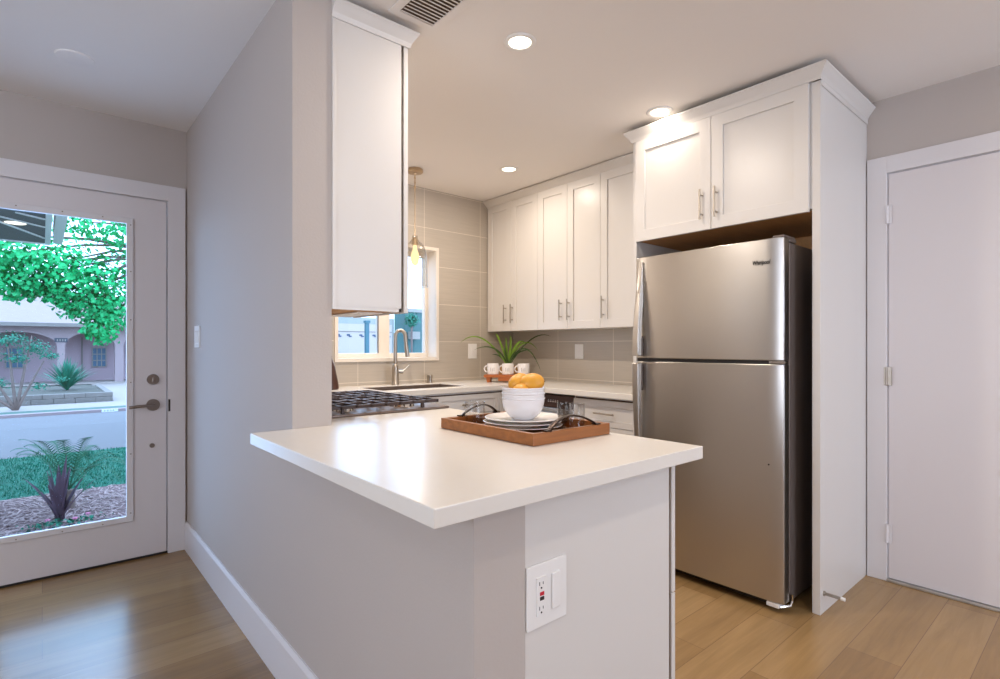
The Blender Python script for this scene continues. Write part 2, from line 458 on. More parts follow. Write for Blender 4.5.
# ---- interior door on the right
def right_door():
    x0, x1 = XD - .004, XD + .034
    d = struct(MB().box(x0, x1, RY0 + .006, RY1 - .006, .016, RZ - .007).build('door_2', M_door, bevel=.001), 'plain pinkish white slab door')
    for z, mm in ((1.875, M_trim), (1.048, M_nickel), (.245, M_trim)):
        h = MB().cyl((XD - .017, RY1 - .002, z - .047), (XD - .017, RY1 - .002, z + .047), .007, n=12).box(XD - .017, XD - .011, RY1 - .022, RY1 + .012, z - .047, z + .047)
        o = h.build('hinge', mm, d, bevel=.001)
        if mm is M_nickel: o['label'] = 'bare metal hinge'
    MB().cyl((x0, RY0 + .07, .95), (x0 - .05, RY0 + .07, .95), .012, n=14).sphere((x0 - .06, RY0 + .07, .95), .027).build('door_knob', M_nickel, d, smooth='auto')
right_door()
struct(MB().box(XD - .022, XD + .11, RY0, RY1, 0, .013).build('trim_4', M_alum, bevel=.003), 'worn metal threshold under the plain door')

# ---- kitchen window
M_cream = mat('cream_trim_paint', (0.80, 0.73, 0.64), 0.45, var=0.01)
def kitchen_window():
    yf = 3.775
    w = MB()
    fw = .028
    xm0, xm1 = 1.990, 2.086
    w.grid([WX0, WX0 + fw, xm0, xm1, WX1 - fw, WX1], [WZ0, WZ0 + .040, WZ1 - .045, WZ1],
           lambda u, v: not ((WX0 + fw < u < xm0 or xm1 < u < WX1 - fw) and WZ0 + .040 < v < WZ1 - .045), PX, yf, yf + .05)
    o = struct(w.build('window_1', M_cream, bevel=.004), 'white sliding window over the sink')
    r = MB().grid([WX0 - .022, WX0 + .003, WX1 - .003, WX1 + .022], [WZ0 - .022, WZ0 + .003, WZ1 - .003, WZ1 + .022], lambda u, v: not (WX0 < u < WX1 and WZ0 < v < WZ1), PX, YS - .012, YS + .01)
    r.grid([WX0, WX0 + .004, WX1 - .004, WX1], [WZ0, WZ0 + .004, WZ1 - .004, WZ1], lambda u, v: not (WX0 + .004 < u < WX1 - .004 and WZ0 + .004 < v < WZ1 - .004), PX, YS, yf)
    r.build('window_reveal', M_cream, o)
    MB().box(WX0 + .02, xm0 + .01, yf + .012, yf + .017, WZ0 + .03, WZ1 - .03).build('pane', M_glass, o)
    MB().box(xm1 - .01, WX1 - .02, yf + .030, yf + .035, WZ0 + .03, WZ1 - .03).build('pane', M_glass, o)
    MB().box(xm0 - .012, xm0 - .004, yf - .006, yf, WZ0 + .04, WZ1 - .045).build('sash_bead', M_side, o)
kitchen_window()

# windows of the living room behind the camera
def plain_window(n, place, a0, a1, z0, z1, w0, w1, mid):
    m = MB().grid([a0, a0 + .04, mid - .03, mid + .03, a1 - .04, a1], [z0, z0 + .04, z1 - .04, z1], lambda u, v: not ((a0 + .04 < u < mid - .03 or mid + .03 < u < a1 - .04) and z0 + .04 < v < z1 - .04), place, w0, w1)
    struct(m.build('window_%d' % n, M_trim))
plain_window(2, PX, bw[0], bw[1], bw[2], bw[3], YB - .10, YB - .05, 2.2)
plain_window(3, PY, lw[0], lw[1], lw[2], lw[3], XLW - .10, XLW - .05, .4)

# ------------------------------------------------------------------ ceiling fixtures
def downlight(loc, label, power, group='recessed ceiling lights over the kitchen'):
    t = thing('recessed_light', label, 'ceiling light', (loc[0], loc[1], CEIL), group)
    x, y = loc
    MB().lathe([(.046, -.0005), (.050, -.005), (.060, -.007), (.068, -.004), (.069, 0), (.046, 0)], (x, y, CEIL), 36).build('trim_ring', M_white_metal, t, smooth=True)
    MB().lathe([(0, -.003), (.047, -.003), (.047, -.001), (0, -.001)], (x, y, CEIL), 32).build('lens', M_lens, t)
    l = bpy.data.lights.new('downlight_bulb', 'AREA'); l.shape = 'DISK'; l.size = .09; l.energy = power; l.color = WARM
    o = bpy.data.objects.new('downlight_bulb', l); COL.objects.link(o); o.parent = t; o.location = (0, 0, -.012)
    return t
KG = 'recessed lights in the kitchen ceiling'
downlight((1.521, 1.647), 'round recessed light nearest the camera in the kitchen ceiling, left of the fridge cabinet', KP * 1.8, KG)
downlight((2.544, 2.870), 'small round recessed light nearest the far run of wall cabinets', KP * 0.8, KG)
downlight((2.545, 1.640), 'round recessed light tight against the crown of the cabinet over the fridge', KP * .28, KG)
downlight((1.521, 2.870), 'round recessed light behind the tall wall cabinet on the partition', KP * 2.0, KG)
LG = 'recessed lights of the living room behind the camera'
for i, (x, y, k) in enumerate(((1.55, -0.05, 1.0), (-0.9, 0.2, .35), (1.55, -2.0, .7), (-0.9, -2.0, .5))):  # first inferred from the end panel shadow, the others added for illumination
    downlight((x, y), 'unseen round recessed light in the living room ceiling behind the camera', LP * k, LG)

o = MB().lathe([(0, -.008), (.055, -.008), (.068, -.005), (.072, 0), (0, 0)], (.110, 3.015, CEIL), 36).build('ceiling_cover', M_ceil, None, smooth='auto', origin=(.110, 3.015, CEIL))
tag(o, 'faint flat white disc on the entry ceiling', 'ceiling cover')

def ceiling_vent():
    x0, x1, y0, y1 = 1.030, 1.176, 1.40, 1.786
    t = thing('ceiling_vent', 'white louvred air vent in the kitchen ceiling by the crown of the tall wall cabinet', 'air vent', ((x0 + x1) / 2, (y0 + y1) / 2, CEIL))
    f = .034
    MB().grid([x0 - f, x0, x1, x1 + f], [y0 - f, y0, y1, y1 + f], lambda u, v: not (x0 < u < x1 and y0 < v < y1), PZ, CEIL - .005, CEIL - .0005).build('vent_frame', M_ceil, t, bevel=.002)
    MB().box(x0, x1, y0, y1, CEIL - .0015, CEIL - .0005).build('duct_opening', M_cabin, t)
    n = 20
    for i in range(n):
        y = y0 + .012 + (y1 - y0 - .024) * i / (n - 1)
        M = Matrix.Translation((0, y, CEIL - .007)) @ Matrix.Rotation(math.radians(22), 4, 'X')
        MB().box(x0, x1, -.0055, .0055, -.0007, .0007, M).build('slat', M_vent, t)
ceiling_vent()

# ------------------------------------------------------------------ cabinetry
def frame_map(facing, plane):
    """(u, z, w) -> world point; w grows out of the face"""
    if facing == '-X': return lambda u, z, w: (plane - w, u, z)
    if facing == '+X': return lambda u, z, w: (plane + w, u, z)
    if facing == '-Y': return lambda u, z, w: (u, plane - w, z)
def fbox(m, f, u0, u1, z0, z1, w0, w1):
    a = f(u0, z0, w0); b = f(u1, z1, w1)
    m.box(min(a[0], b[0]), max(a[0], b[0]), min(a[1], b[1]), max(a[1], b[1]), min(a[2], b[2]), max(a[2], b[2]))
def shaker(name, f, u0, u1, z0, z1, parent, rail=.058, th=.020, handle=None, m_=None):
    m = MB()
    lo = lambda a, b: (min(a, b), max(a, b))
    m.grid([u0, u0 + rail, u1 - rail, u1], [z0, z0 + rail, z1 - rail, z1], lambda u, v: not (u0 + rail < u < u1 - rail and z0 + rail < v < z1 - rail), lambda u, v, w: f(u, v, w), .001, th)
    fbox(m, f, u0 + rail - .003, u1 - rail + .003, z0 + rail - .003, z1 - rail + .003, .001, th - .009)
    d = m.build(name, m_ or M_cab, parent, bevel=.0012)
    if handle:
        kind, hu, hz, L = handle
        h = MB(); r = .0055; s_ = .030
        if kind == 'v':
            h.cyl(f(hu, hz - L / 2, th + s_), f(hu, hz + L / 2, th + s_), r, n=12)
            for q in (-.32, .32): h.cyl(f(hu, hz + q * L, th - .001), f(hu, hz + q * L, th + s_), .0042, n=10)
        else:
            h.cyl(f(hu - L / 2, hz, th + s_), f(hu + L / 2, hz, th + s_), r, n=12)
            for q in (-.32, .32): h.cyl(f(hu + q * L, hz, th - .001), f(hu + q * L, hz, th + s_), .0042, n=10)
        h.build('handle', M_nickel, d, smooth='auto')
    return d

def crown_profile(p, z0, z1):
    h = z1 - z0
    pts = [(0, z0), (.004, z0)]
    for i in range(7):
        a = i / 6 * PI / 2
        pts.append((.004 + (p - .006) * (1 - math.cos(a)), z0 + h * .12 + (h * .70) * math.sin(a) ** 1.0 * (i / 6) ** .35 if i else z0 + h * .12))
    pts += [(p, z0 + h * .86), (p, z1), (0, z1)]
    return pts
def crown_straight_prof(p, z0, z1):
    h = z1 - z0
    return [(0, z0), (.005, z0), (.006, z0 + .10 * h), (.30 * p, z0 + .30 * h), (.60 * p, z0 + .55 * h), (.86 * p, z0 + .78 * h), (p, z0 + .88 * h), (p, z1), (0, z1)]
def sweep_profile(m, prof, path):
    """path: list of (x, y, nx, ny) with outward offset direction"""
    rings = []
    for x, y, nx, ny in path:
        rings.append([m.bm.verts.new((x + nx * p, y + ny * p, z)) for p, z in prof])
    n = len(prof)
    for A, B in zip(rings, rings[1:]):
        for i in range(n):
            j = (i + 1) % n; m.bm.faces.new((A[i], A[j], B[j], B[i]))
    m.bm.faces.new(rings[0][::-1]); m.bm.faces.new(rings[-1])

# wall cabinet hung on the partition
def partition_cabinet():
    y0, y1 = YE, 2.33
    t = thing('wall_cabinet', 'tall white wall cabinet hung on the partition above the range', 'cabinet', (XK, y0, 1.335))
    b = MB().box(XK, 1.080, y0, y1, 1.347, 2.42)
    b.box(XK, 1.080, y0, y0 + .012, 1.335, 1.35).box(XK, 1.080, y1 - .012, y1, 1.335, 1.35).box(1.068, 1.080, y0, y1, 1.335, 1.35)
    b.build('body', M_cab, t, bevel=.001)
    MB().box(XK + .001, XK + .014, y0 - .006, y0, 1.335, 2.385).build('scribe_strip', M_cab, t, bevel=.001)
    MB().box(XK + .002, 1.06, y0 + .013, y1 - .013, 1.3375, 1.3465).build('underside', M_rawwood, t)
    MB().box(.94, 1.05, y0 + .10, y1 - .05, 1.333, 1.337).cyl((.97, y0 + .14, 1.333), (.97, y0 + .14, 1.330), .008, n=10).build('under_cabinet_box', M_plate, t)  # white junction box under the cabinet
    MB().box(1.0805, 1.088, y0 + .012, y1 - .012, 1.345, 2.40).build('door_gap', M_cabin, t)
    f = frame_map('+X', 1.092)
    shaker('door', f, y0 + .003, y1 - .003, 1.333, 2.398, t, handle=('v', y1 - .035, 1.475, .156))
    m = MB()
    pr = crown_straight_prof(.033, 2.390, 2.450)
    sweep_profile(m, pr, [(XK, y0, 0, -1), (1.112, y0, 1, -1), (1.112, y1, 1, 1)])
    m.build('crown_moulding', M_cab, t)
partition_cabinet()

# wall cabinets on the right wall
GU = 'white wall cabinets on the tiled side wall'
FX = 2.9985
def wall_cab(y0, y1, doors, hs, label):
    t = thing('wall_cabinet', label, 'cabinet', (XD, y0, 1.335), GU)
    b = MB().box(FX, XD - .001, y0 + .001, y1 - .001, 1.338, 2.43)
    b.build('body', M_cab, t)
    MB().box(FX - .0008, FX, y0 + .004, y1 - .004, 1.35, 2.41).build('door_gap', M_cabin, t)
    f = frame_map('-X', FX)
    for (a, c), h in zip(doors, hs):
        shaker('door', f, a + .0012, c - .0012, 1.334, 2.420, t, handle=('v', h, 1.477, .156))
    m = MB()
    MB_prof = crown_straight_prof(.055, 2.417, 2.470)
    sweep_profile(m, MB_prof, [(FX - .012, y1, -1, 0), (FX - .012, y0, -1, 0)])
    m.build('crown_moulding', M_cab, t)
wall_cab(3.018, YS - .001, [(3.018, 3.335), (3.335, 3.645)], [3.313, 3.398], 'white two-door wall cabinet in the far corner above the potted plant')
wall_cab(2.394, 3.018, [(2.394, 2.706), (2.706, 3.018)], [2.683, 2.763], 'white two-door wall cabinet in the middle of the far run')
wall_cab(1.874, 2.394, [(1.874, 2.394)], [2.363], 'white single-door wall cabinet next to the fridge')

# fridge surround
def fridge_cabinet():
    fx = 2.640
    t = thing('fridge_cabinet', 'white two-door cabinet with crown boxed in over the refrigerator', 'cabinet', (XD, .914, 1.80))
    MB().box(fx, XD - .001, .9145, 1.849, 1.822, 2.42).build('body', M_cab, t)
    MB().box(fx + .03, XD - .002, .916, 1.848, 1.815, 1.8215).box(XD - .05, XD - .003, .916, 1.848, 1.74, 1.815).build('underside', M_rawwood, t)
    MB().box(fx - .001, fx, .93, 1.84, 1.83, 2.38).build('door_gap', M_cabin, t)
    f = frame_map('-X', fx - .001)
    shaker('door', f, .9235, 1.3835, 1.808, 2.388, t, rail=.062, handle=('v', 1.352, 1.938, .156))
    shaker('door', f, 1.3865, 1.8475, 1.808, 2.388, t, rail=.062, handle=('v', 1.432, 1.938, .156))
    m = MB()
    pr = crown_straight_prof(.038, 2.390, 2.450)
    sweep_profile(m, pr, [(XD - .002, .879, 0, -1), (fx - .014, .879, -1, -1), (fx - .014, 1.872, -1, 1), (2.93, 1.872, 0, 1)])
    m.build('crown_moulding', M_cab, t)
    m = MB().box(fx - .003, XD - .002, .874, .8795, 2.366, 2.390); m.build('bead_strip', M_cab, t, bevel=.002)
fridge_cabinet()
o = MB().box(2.635, XD - .001, .880, .9135, 0, 2.389).build('tall_panel', M_cab, bevel=.001, origin=(2.635, .875, 0))
tag(o, 'tall white side panel right of the refrigerator, beside the plain door', 'cabinet panel', 'white tall panels either side of the refrigerator')
o = MB().box(2.635, XD - .001, 1.8505, 1.8735, 0, 2.42).build('tall_panel', M_cab, bevel=.001, origin=(2.635, 1.85, 0))
tag(o, 'tall white side panel left of the refrigerator, at the end of the worktop', 'cabinet panel', 'white tall panels either side of the refrigerator')

# door stop on the panel
t = thing('door_stop', 'small spring door stop screwed low on the tall white panel', 'door stop', (2.675, .880, .088))
sp = MB(); pts = []
for i in range(121):
    a = i / 120; th = a * 2 * PI * 15; r = .006
    pts.append((2.675 + r * math.cos(th), .876 - a * .064, .088 + r * math.sin(th)))
sp.tube(pts, .0016, n=6)
sp.cyl((2.675, .880, .088), (2.675, .874, .088), .011, n=16)
sp.build('spring', M_nickel, t, smooth='auto')
MB().cyl((2.675, .811, .088), (2.675, .795, .088), .0085, .007, n=16).build('rubber_tip', M_plate, t, smooth='auto')

# ------------------------------------------------------------------ refrigerator
def fridge():
    x0, y0, y1 = 2.500, .985, 1.766
    t = thing('refrigerator', 'stainless steel top-freezer refrigerator between the white tall panels', 'refrigerator', (2.9, 1.375, 0))
    MB().box(x0 + .080, 3.24, y0 + .004, y1 - .004, .035, 1.675).build('body', M_side, t, bevel=.006)
    MB().box(x0 + .067, x0 + .081, y0 + .012, y1 - .012, .06, 1.67).build('door_gasket', M_dark, t)
    def leaf(z0, z1, name):
        m = MB(); n = 20; pf = []
        for i in range(n + 1):
            a = i / n; y = y0 + (y1 - y0) * a
            e = min(a, 1 - a) * (y1 - y0)
            dx = .006 * (2 * a - 1) ** 2 + (.006 * (1 - min(1, e / .012)) ** 2)
            pf.append((x0 + dx, y))
        poly = pf + [(x0 + .066, y1), (x0 + .066, y0)]
        m.prism(poly, lambda u, v: (u, v, z0), lambda u, v: (u, v, z1))
        return m.build(name, M_steel, t, smooth='auto', bevel=.003)
    fz = leaf(1.137, 1.690, 'freezer_door')
    rf = leaf(.045, 1.119, 'fridge_door')
    # handles: flat bars that sweep away from the doors towards the gap between them
    def bar(zs, xs, ws, name, par):
        m = MB(); rings = []
        for z, x, w in zip(zs, xs, ws):
            yc = 1.727
            rings.append([m.bm.verts.new(p) for p in ((x, yc - w, z), (x + min(.036, max(.008, x0 - x + .004)), yc - w + .002, z), (x + min(.036, max(.008, x0 - x + .004)), yc + w - .002, z), (x, yc + w, z))])
        for A, B in zip(rings, rings[1:]):
            for i in range(4):
                j = (i + 1) % 4; m.bm.faces.new((A[i], A[j], B[j], B[i]))
        m.bm.faces.new(rings[0]); m.bm.faces.new(rings[-1][::-1])
        return m.build(name, M_steel, par, smooth='auto', bevel=.003)
    N = 14
    zs = [1.665 - (1.665 - 1.150) * i / N for i in range(N + 1)]
    xs = [x0 - .004 - .052 * math.sin(i / N * PI / 2) ** 1.2 for i in range(N + 1)]
    ws = [.012 + .008 * i / N for i in range(N + 1)]
    bar(zs, xs, ws, 'handle', fz)
    MB().prism([(2.452, 1.150), (2.500, 1.150), (2.503, 1.26)], lambda u, v: (u, 1.715, v), lambda u, v: (u, 1.739, v)).build('handle_bracket', M_side, fz, bevel=.002)
    zs = [1.110 - (1.110 - .36) * i / N for i in range(N + 1)]
    xs = [x0 - .056 + .052 * (1 - math.cos(i / N * PI / 2)) ** 1.1 for i in range(N + 1)]
    ws = [.020 - .008 * i / N for i in range(N + 1)]
    bar(zs, xs, ws, 'handle', rf)
    MB().prism([(2.452, 1.110), (2.500, 1.110), (2.503, .96)], lambda u, v: (u, 1.715, v), lambda u, v: (u, 1.739, v)).build('handle_bracket', M_side, rf, bevel=.002)
    MB().box(x0 + .012, x0 + .068, y0 + .01, y1 - .01, 1.1195, 1.1365).build('door_gap_strip', M_dark, t)
    MB().box(x0 + .01, x0 + .13, y0 - .002, y0 + .05, 1.690, 1.700).box(x0 + .07, x0 + .15, y0 + .0, y0 + .06, 1.676, 1.694).build('hinge_cover', M_side, t, bevel=.003)
    MB().box(x0 + .010, x0 + .05, y0 - .003, y0 + .065, 1.1225, 1.1335).build('centre_hinge', M_chrome, t, bevel=.001)
    MB().box(x0 + .006, x0 + .055, y0 + .02, y0 + .075, .022, .042).build('bottom_hinge', M_plate, t, bevel=.003)
    MB().tube([(x0 + .02, y0 + .02, .028), (x0 + .06, y0 - .006, .030), (x0 + .085, y0 - .006, .045), (x0 + .085, y0 - .006, .075)], .007, n=8).build('hinge_arm', M_chrome, t, smooth='auto')
    MB().box(x0 + .05, x0 + .09, y0 + .02, y1 - .02, .012, .044).build('kick_grille', M_dark, t)
    for y in (y0 + .05, y1 - .05):
        for x in (x0 + .11, 3.15):
            MB().cyl((x, y, 0), (x, y, .036), .018, n=14).build('foot', M_dark, t)
    MB().cyl((x0 + .0025, 1.048, .664), (x0 + .008, 1.048, .664), .004, n=8).build('dent_mark', M_dark, rf)
    # word mark
    cu = bpy.data.curves.new('logo_text', 'FONT'); cu.body = 'Whirlpool'; cu.size = .0215; cu.extrude = .0004; cu.shear = .25; cu.align_x = 'CENTER'; cu.offset = .00025
    tmp = bpy.data.objects.new('logo_tmp', cu); COL.objects.link(tmp)
    bpy.context.view_layer.update()
    me = bpy.data.meshes.new_from_object(tmp.evaluated_get(bpy.context.evaluated_depsgraph_get()))
    bpy.data.objects.remove(tmp)
    w = max(v.co.x for v in me.vertices) - min(v.co.x for v in me.vertices)
    s_ = .088 / w
    base = t.location + fz.location
    for v in me.vertices:
        x, y, z = v.co
        v.co = Vector((x0 + .0012 - z, 1.082 - x * s_ * .9, 1.576 + y * s_ * 1.35)) - base
    me.materials.append(M_dark)
    lo = bpy.data.objects.new('logo', me); COL.objects.link(lo); lo.parent = fz
    # swoosh ring around the word
    ring = [(x0 + .0018, 1.100 + .015 * math.cos(a), 1.583 + .010 * math.sin(a)) for a in [PI * 1.05 + i * PI * .9 / 10 for i in range(11)]]
    MB().tube(ring, .0006, n=6).build('logo_ring', M_bronze, fz)
fridge()

# ------------------------------------------------------------------ base cabinets and worktops
WT, WB = .915, .879
def peninsula_cabinet():
    t = thing('base_cabinet', 'white base cabinet at the end of the peninsula, under the bar top', 'cabinet', (XK, YW, 0))
    MB().box(XK + .001, 1.356, .8628, 2.030, .10, WB - .001).box(XK + .001, 1.29, .8628, 2.030, 0, .10).build('body', M_cab, t)
    MB().box(XK + .0005, 1.358, YW + .001, .8625, 0, WB - .001).build('end_panel', M_cab, t, bevel=.001)
    f = frame_map('+X', 1.374)
    MB().box(1.3565, 1.3735, .866, 2.028, .11, WB - .004).build('door_gap', M_cabin, t)
    for a, b in ((.846, 1.43), (1.433, 2.027)):
        shaker('drawer', f, a, b, .490, .872, t, rail=.05, handle=('h', .950 if a < 1 else (a + b) / 2, .681, .156))
        shaker('door', f, a, b, .105, .487, t, handle=('v', b - .04, .38, .156))
peninsula_cabinet()

# GFCI plate on the end panel
def gfci():
    y = YW + .001
    t = thing('outlet_plate', 'white two-gang outlet plate with red and black buttons on the peninsula end panel', 'outlet', (.858, y, .65))
    MB().box(.7955, .921, y - .006, y, .578, .718).build('cover_plate', M_plate, t, bevel=.002)
    s_ = MB().box(.822, .852, y - .009, y - .0055, .605, .690).build('gfci_socket', M_plate, t, bevel=.001)
    MB().box(.831, .843, y - .0105, y - .0085, .6495, .657).build('reset_button', M_red, s_)
    MB().box(.831, .843, y - .0105, y - .0085, .639, .6465).build('test_button', M_dark, s_)
    for z in (.672, .618):
        MB().box(.829, .8305, y - .0096, y - .0088, z, z + .008).build('slot', M_dark, s_)
        MB().box(.840, .8415, y - .0096, y - .0088, z + .001, z + .007).build('slot', M_dark, s_)
        MB().cyl((.8355, y - .0088, z - .006), (.8355, y - .0097, z - .006), .0022, n=8).build('ground_hole', M_dark, s_)
    MB().box(.869, .895, y - .011, y - .0055, .608, .690, ).build('rocker', M_plate, t, bevel=.003)
gfci()

def worktops():
    m = MB().grid([.5167, XK, 1.4291], [.7791, YE, 2.030], lambda u, v: v < YE or u > XK, PZ, WB, WT)
    o = m.build('worktop', M_quartz, bevel=.0025, origin=(.95, 1.2, WB), seg=3)
    tag(o, 'white quartz bar top of the peninsula, holding the wooden tray', 'worktop', 'white quartz worktops')
    hx0, hx1, hy0, hy1 = 1.68, 2.365, 3.13, 3.49
    def ins(u, v):
        if hx0 < u < hx1 and hy0 < v < hy1: return False
        return (v > 3.02) or (u < 1.4291 and v > 2.792) or (u > 2.665)
    m = MB().grid([XK, 1.4291, hx0, hx1, 2.665, XD - .0095], [1.8745, 2.792, 3.02, hy0, hy1, YS - .0005], ins, PZ, WB, WT)
    o = m.build('worktop', M_quartz, bevel=.0025, origin=(2.0, 3.3, WB), seg=3)
    tag(o, 'white quartz worktop running under the window and round to the fridge', 'worktop', 'white quartz worktops')
    # sink
    t = thing('sink', 'undermount stainless steel sink set below the window', 'sink', (2.02, 3.31, .70))
    m = MB(); e = .003
    m.grid([hx0 + .001, hx0 + .006, hx1 - .006, hx1 - .001], [hy0 + .001, hy0 + .006, hy1 - .006, hy1 - .001], lambda u, v: not (hx0 + .006 < u < hx1 - .006 and hy0 + .006 < v < hy1 - .006), PZ, .70, WT - .005)
    m.box(hx0 + .001, hx1 - .001, hy0 + .001, hy1 - .001, .695, .70)
    m.build('basin', mat('shadow_brown_steel', (.20, .15, .12), .45, metal=.6), t, bevel=.004)  # brown colour and raised lip stand in for the shadow along the sink edge
    MB().lathe([(0, .004), (.040, .004), (.045, .001), (.045, 0), (0, 0)], (2.02, 3.33, .70), 24).build('drain', M_chrome, t, smooth='auto')
worktops()

def corner_bases():
    t = thing('base_cabinet', 'white base cabinet in the corner between the range and the sink', 'cabinet', (XK, 2.79, 0))
    MB().box(XK + .001, 1.366, 2.796, YS - .001, .10, WB - .001).box(XK + .001, 1.30, 2.796, YS - .001, 0, .10).build('body', M_cab, t)
    f = frame_map('+X', 1.366); shaker('filler', f, 2.797, 3.02, .105, .872, t, rail=.05)
    t = thing('base_cabinet', 'white sink base cabinet below the window', 'cabinet', (2.0, 3.04, 0))
    MB().box(1.389, 2.72, 3.06, YS - .001, .10, .69).box(1.389, 2.72, 3.12, YS - .001, 0, .10).box(1.389, 2.72, 3.06, 3.075, .69, WB - .001).box(1.389, 1.42, 3.06, YS - .001, .69, WB - .001).box(2.70, 2.72, 3.06, YS - .001, .69, WB - .001).build('body', M_cab, t)
    f = frame_map('-Y', 3.06)
    MB().box(1.40, 2.71, 3.0592, 3.0598, .11, .865).build('door_gap', M_cabin, t)
    for a, b in ((1.46, 2.030), (2.034, 2.595)):
        shaker('false_drawer', f, a, b, .725, .858, t, rail=.036, handle=('h', (a + b) / 2, .79, .156))
        shaker('door', f, a, b, .105, .721, t, handle=('v', (b - .035) if a < 1.8 else (a + .035), .63, .156))
    shaker('filler', f, 2.598, 2.66, .105, .858, t, rail=.015)
    t = thing('base_cabinet', 'white drawer base cabinet between the dishwasher and the fridge', 'cabinet', (3.0, 2.1, 0))
    MB().box(2.74, XD - .010, 1.8745, 2.418, .10, WB - .001).box(2.80, XD - .010, 1.8745, 2.418, 0, .10).build('body', M_cab, t)
    MB().box(2.7392, 2.7398, 1.88, 2.41, .11, .865).build('door_gap', M_cabin, t)
    f = frame_map('-X', 2.74)
    shaker('drawer', f, 1.905, 2.412, .690, .856, t, rail=.040, handle=('h', 2.14, .775, .156))
    shaker('door', f, 1.905, 2.412, .105, .686, t, handle=('v', 2.37, .60, .156))
    # dishwasher
    t = thing('dishwasher', 'dark dishwasher under the corner of the worktop behind the bowls', 'dishwasher', (3.0, 2.72, 0))
    MB().box(2.76, XD - .012, 2.422, 3.020, .10, .872).build('tub', M_dark, t)
    MB().box(2.722, 2.76, 2.424, 3.018, .105, .770).build('door', M_steel, t, bevel=.003)
    p = MB().box(2.728, 2.76, 2.424, 3.018, .774, .862).build('control_panel', M_walnut, t, bevel=.003)
    c = MB()
    for i in range(5):
        y = 2.56 + i * .022
        c.box(2.7265, 2.728, y, y + .012, .812, .818); c.box(2.7265, 2.728, y + .002, y + .010, .824, .827)
    c.build('button_marks', M_plate, p)
    MB().cyl((2.70, 2.46, .735), (2.70, 2.98, .735), .009, n=12).cyl((2.70, 2.5, .735), (2.725, 2.5, .735), .006, n=8).cyl((2.70, 2.94, .735), (2.725, 2.94, .735), .006, n=8).build('handle', M_nickel, t, smooth='auto')
corner_bases()

# ------------------------------------------------------------------ range
def cooking_range():
    y0, y1 = 2.033, 2.790
    t = thing('gas_range', 'slide-in gas range with black cast iron grates against the partition', 'range', (1.1, 2.41, 0))
    MB().box(.800, 1.405, y0, y1, .03, .905).build('body', M_steel, t, bevel=.002)
    MB().box(.797, 1.432, y0 - .0005, y1 + .0005, .9165, .926).box(.80, 1.43, y0, y1, .905, .9165).build('cooktop', mat('dark_cooktop_steel', (.22, .17, .145), .35, metal=.8), t, bevel=.002)
    d = MB().box(1.4055, 1.44, y0 + .004, y1 - .004, .16, .74).build('oven_door', M_steel, t, bevel=.004)
    MB().box(1.4405, 1.443, y0 + .12, y1 - .12, .32, .60).build('oven_window', M_dark, d)
    MB().cyl((1.485, y0 + .05, .705), (1.485, y1 - .05, .705), .011, n=14).cyl((1.44, y0 + .09, .705), (1.485, y0 + .09, .705), .008, n=8).cyl((1.44, y1 - .09, .705), (1.485, y1 - .09, .705), .008, n=8).build('oven_handle', M_nickel, d, smooth='auto')
    MB().box(1.4055, 1.438, y0 + .004, y1 - .004, .04, .152).build('lower_drawer', M_steel, t, bevel=.004)
    MB().prism([(1.4055, .75), (1.448, .75), (1.440, .880), (1.4055, .903)], lambda u, v: (u, y0 + .002, v), lambda u, v: (u, y1 - .002, v)).build('control_panel', M_steel, t, bevel=.003)
    for i in range(5):
        y = y0 + .10 + i * (y1 - y0 - .20) / 4
        MB().cyl((1.442, y, .82), (1.475, y, .822), .021, .018, n=20).build('knob', M_chrome, t, smooth='auto')
    for x in (.85, 1.36):
        for y in (y0 + .05, y1 - .05): MB().cyl((x, y, 0), (x, y, .032), .018, n=10).build('foot', M_dark, t)
    # burners
    for x, y, r in ((.98, 2.18, .040), (1.27, 2.18, .050), (.98, 2.64, .050), (1.27, 2.64, .036), (1.125, 2.41, .045)):
        b = MB().lathe([(0, 0), (r * 1.15, 0), (r * 1.05, .010), (r * .9, .013), (0, .013)], (x, y, .926), 24).build('burner', M_chrome, t, smooth='auto')
        MB().lathe([(0, 0), (r * .85, 0), (r * .85, .006), (r * .7, .009), (0, .009)], (x, y, .939), 24).build('burner_cap', M_iron, b, smooth='auto')
    # three grates
    g0, g1 = 2.045, 2.745
    w = (g1 - g0) / 3
    for k in range(3):
        a, b = g0 + k * w + .002, g0 + (k + 1) * w - .002
        m = MB(); z0, z1 = .946, .959; q = .010
        X0, X1 = .845, 1.383
        m.box(X0, X1, a, a + q, z0, z1).box(X0, X1, b - q, b, z0, z1).box(X0, X0 + q, a, b, z0, z1).box(X1 - q, X1, a, b, z0, z1)
        m.box((X0 + X1) / 2 - q / 2, (X0 + X1) / 2 + q / 2, a, b, z0, z1)
        m.box(X0, X1, (a + b) / 2 - q / 2, (a + b) / 2 + q / 2, z0 + .001, z1 + .001)
        for fx in (.25, .75):
            xc = X0 + (X1 - X0) * fx
            m.box(xc - q / 2, xc + q / 2, a, b, z0 + .001, z1 + .001)
            for dx in (-.066, .066):
                m.box(xc + dx - q / 2, xc + dx + q / 2, a, a + w * .36, z0, z1 + .001); m.box(xc + dx - q / 2, xc + dx + q / 2, b - w * .36, b, z0, z1 + .001)
        for xx in (X0 + .07, X1 - .09):
            for yy in (a + .001, b - .013): m.box(xx, xx + .014, yy, yy + .012, .926, z0)
        m.build('grate', M_iron, t, bevel=.0015)
cooking_range()

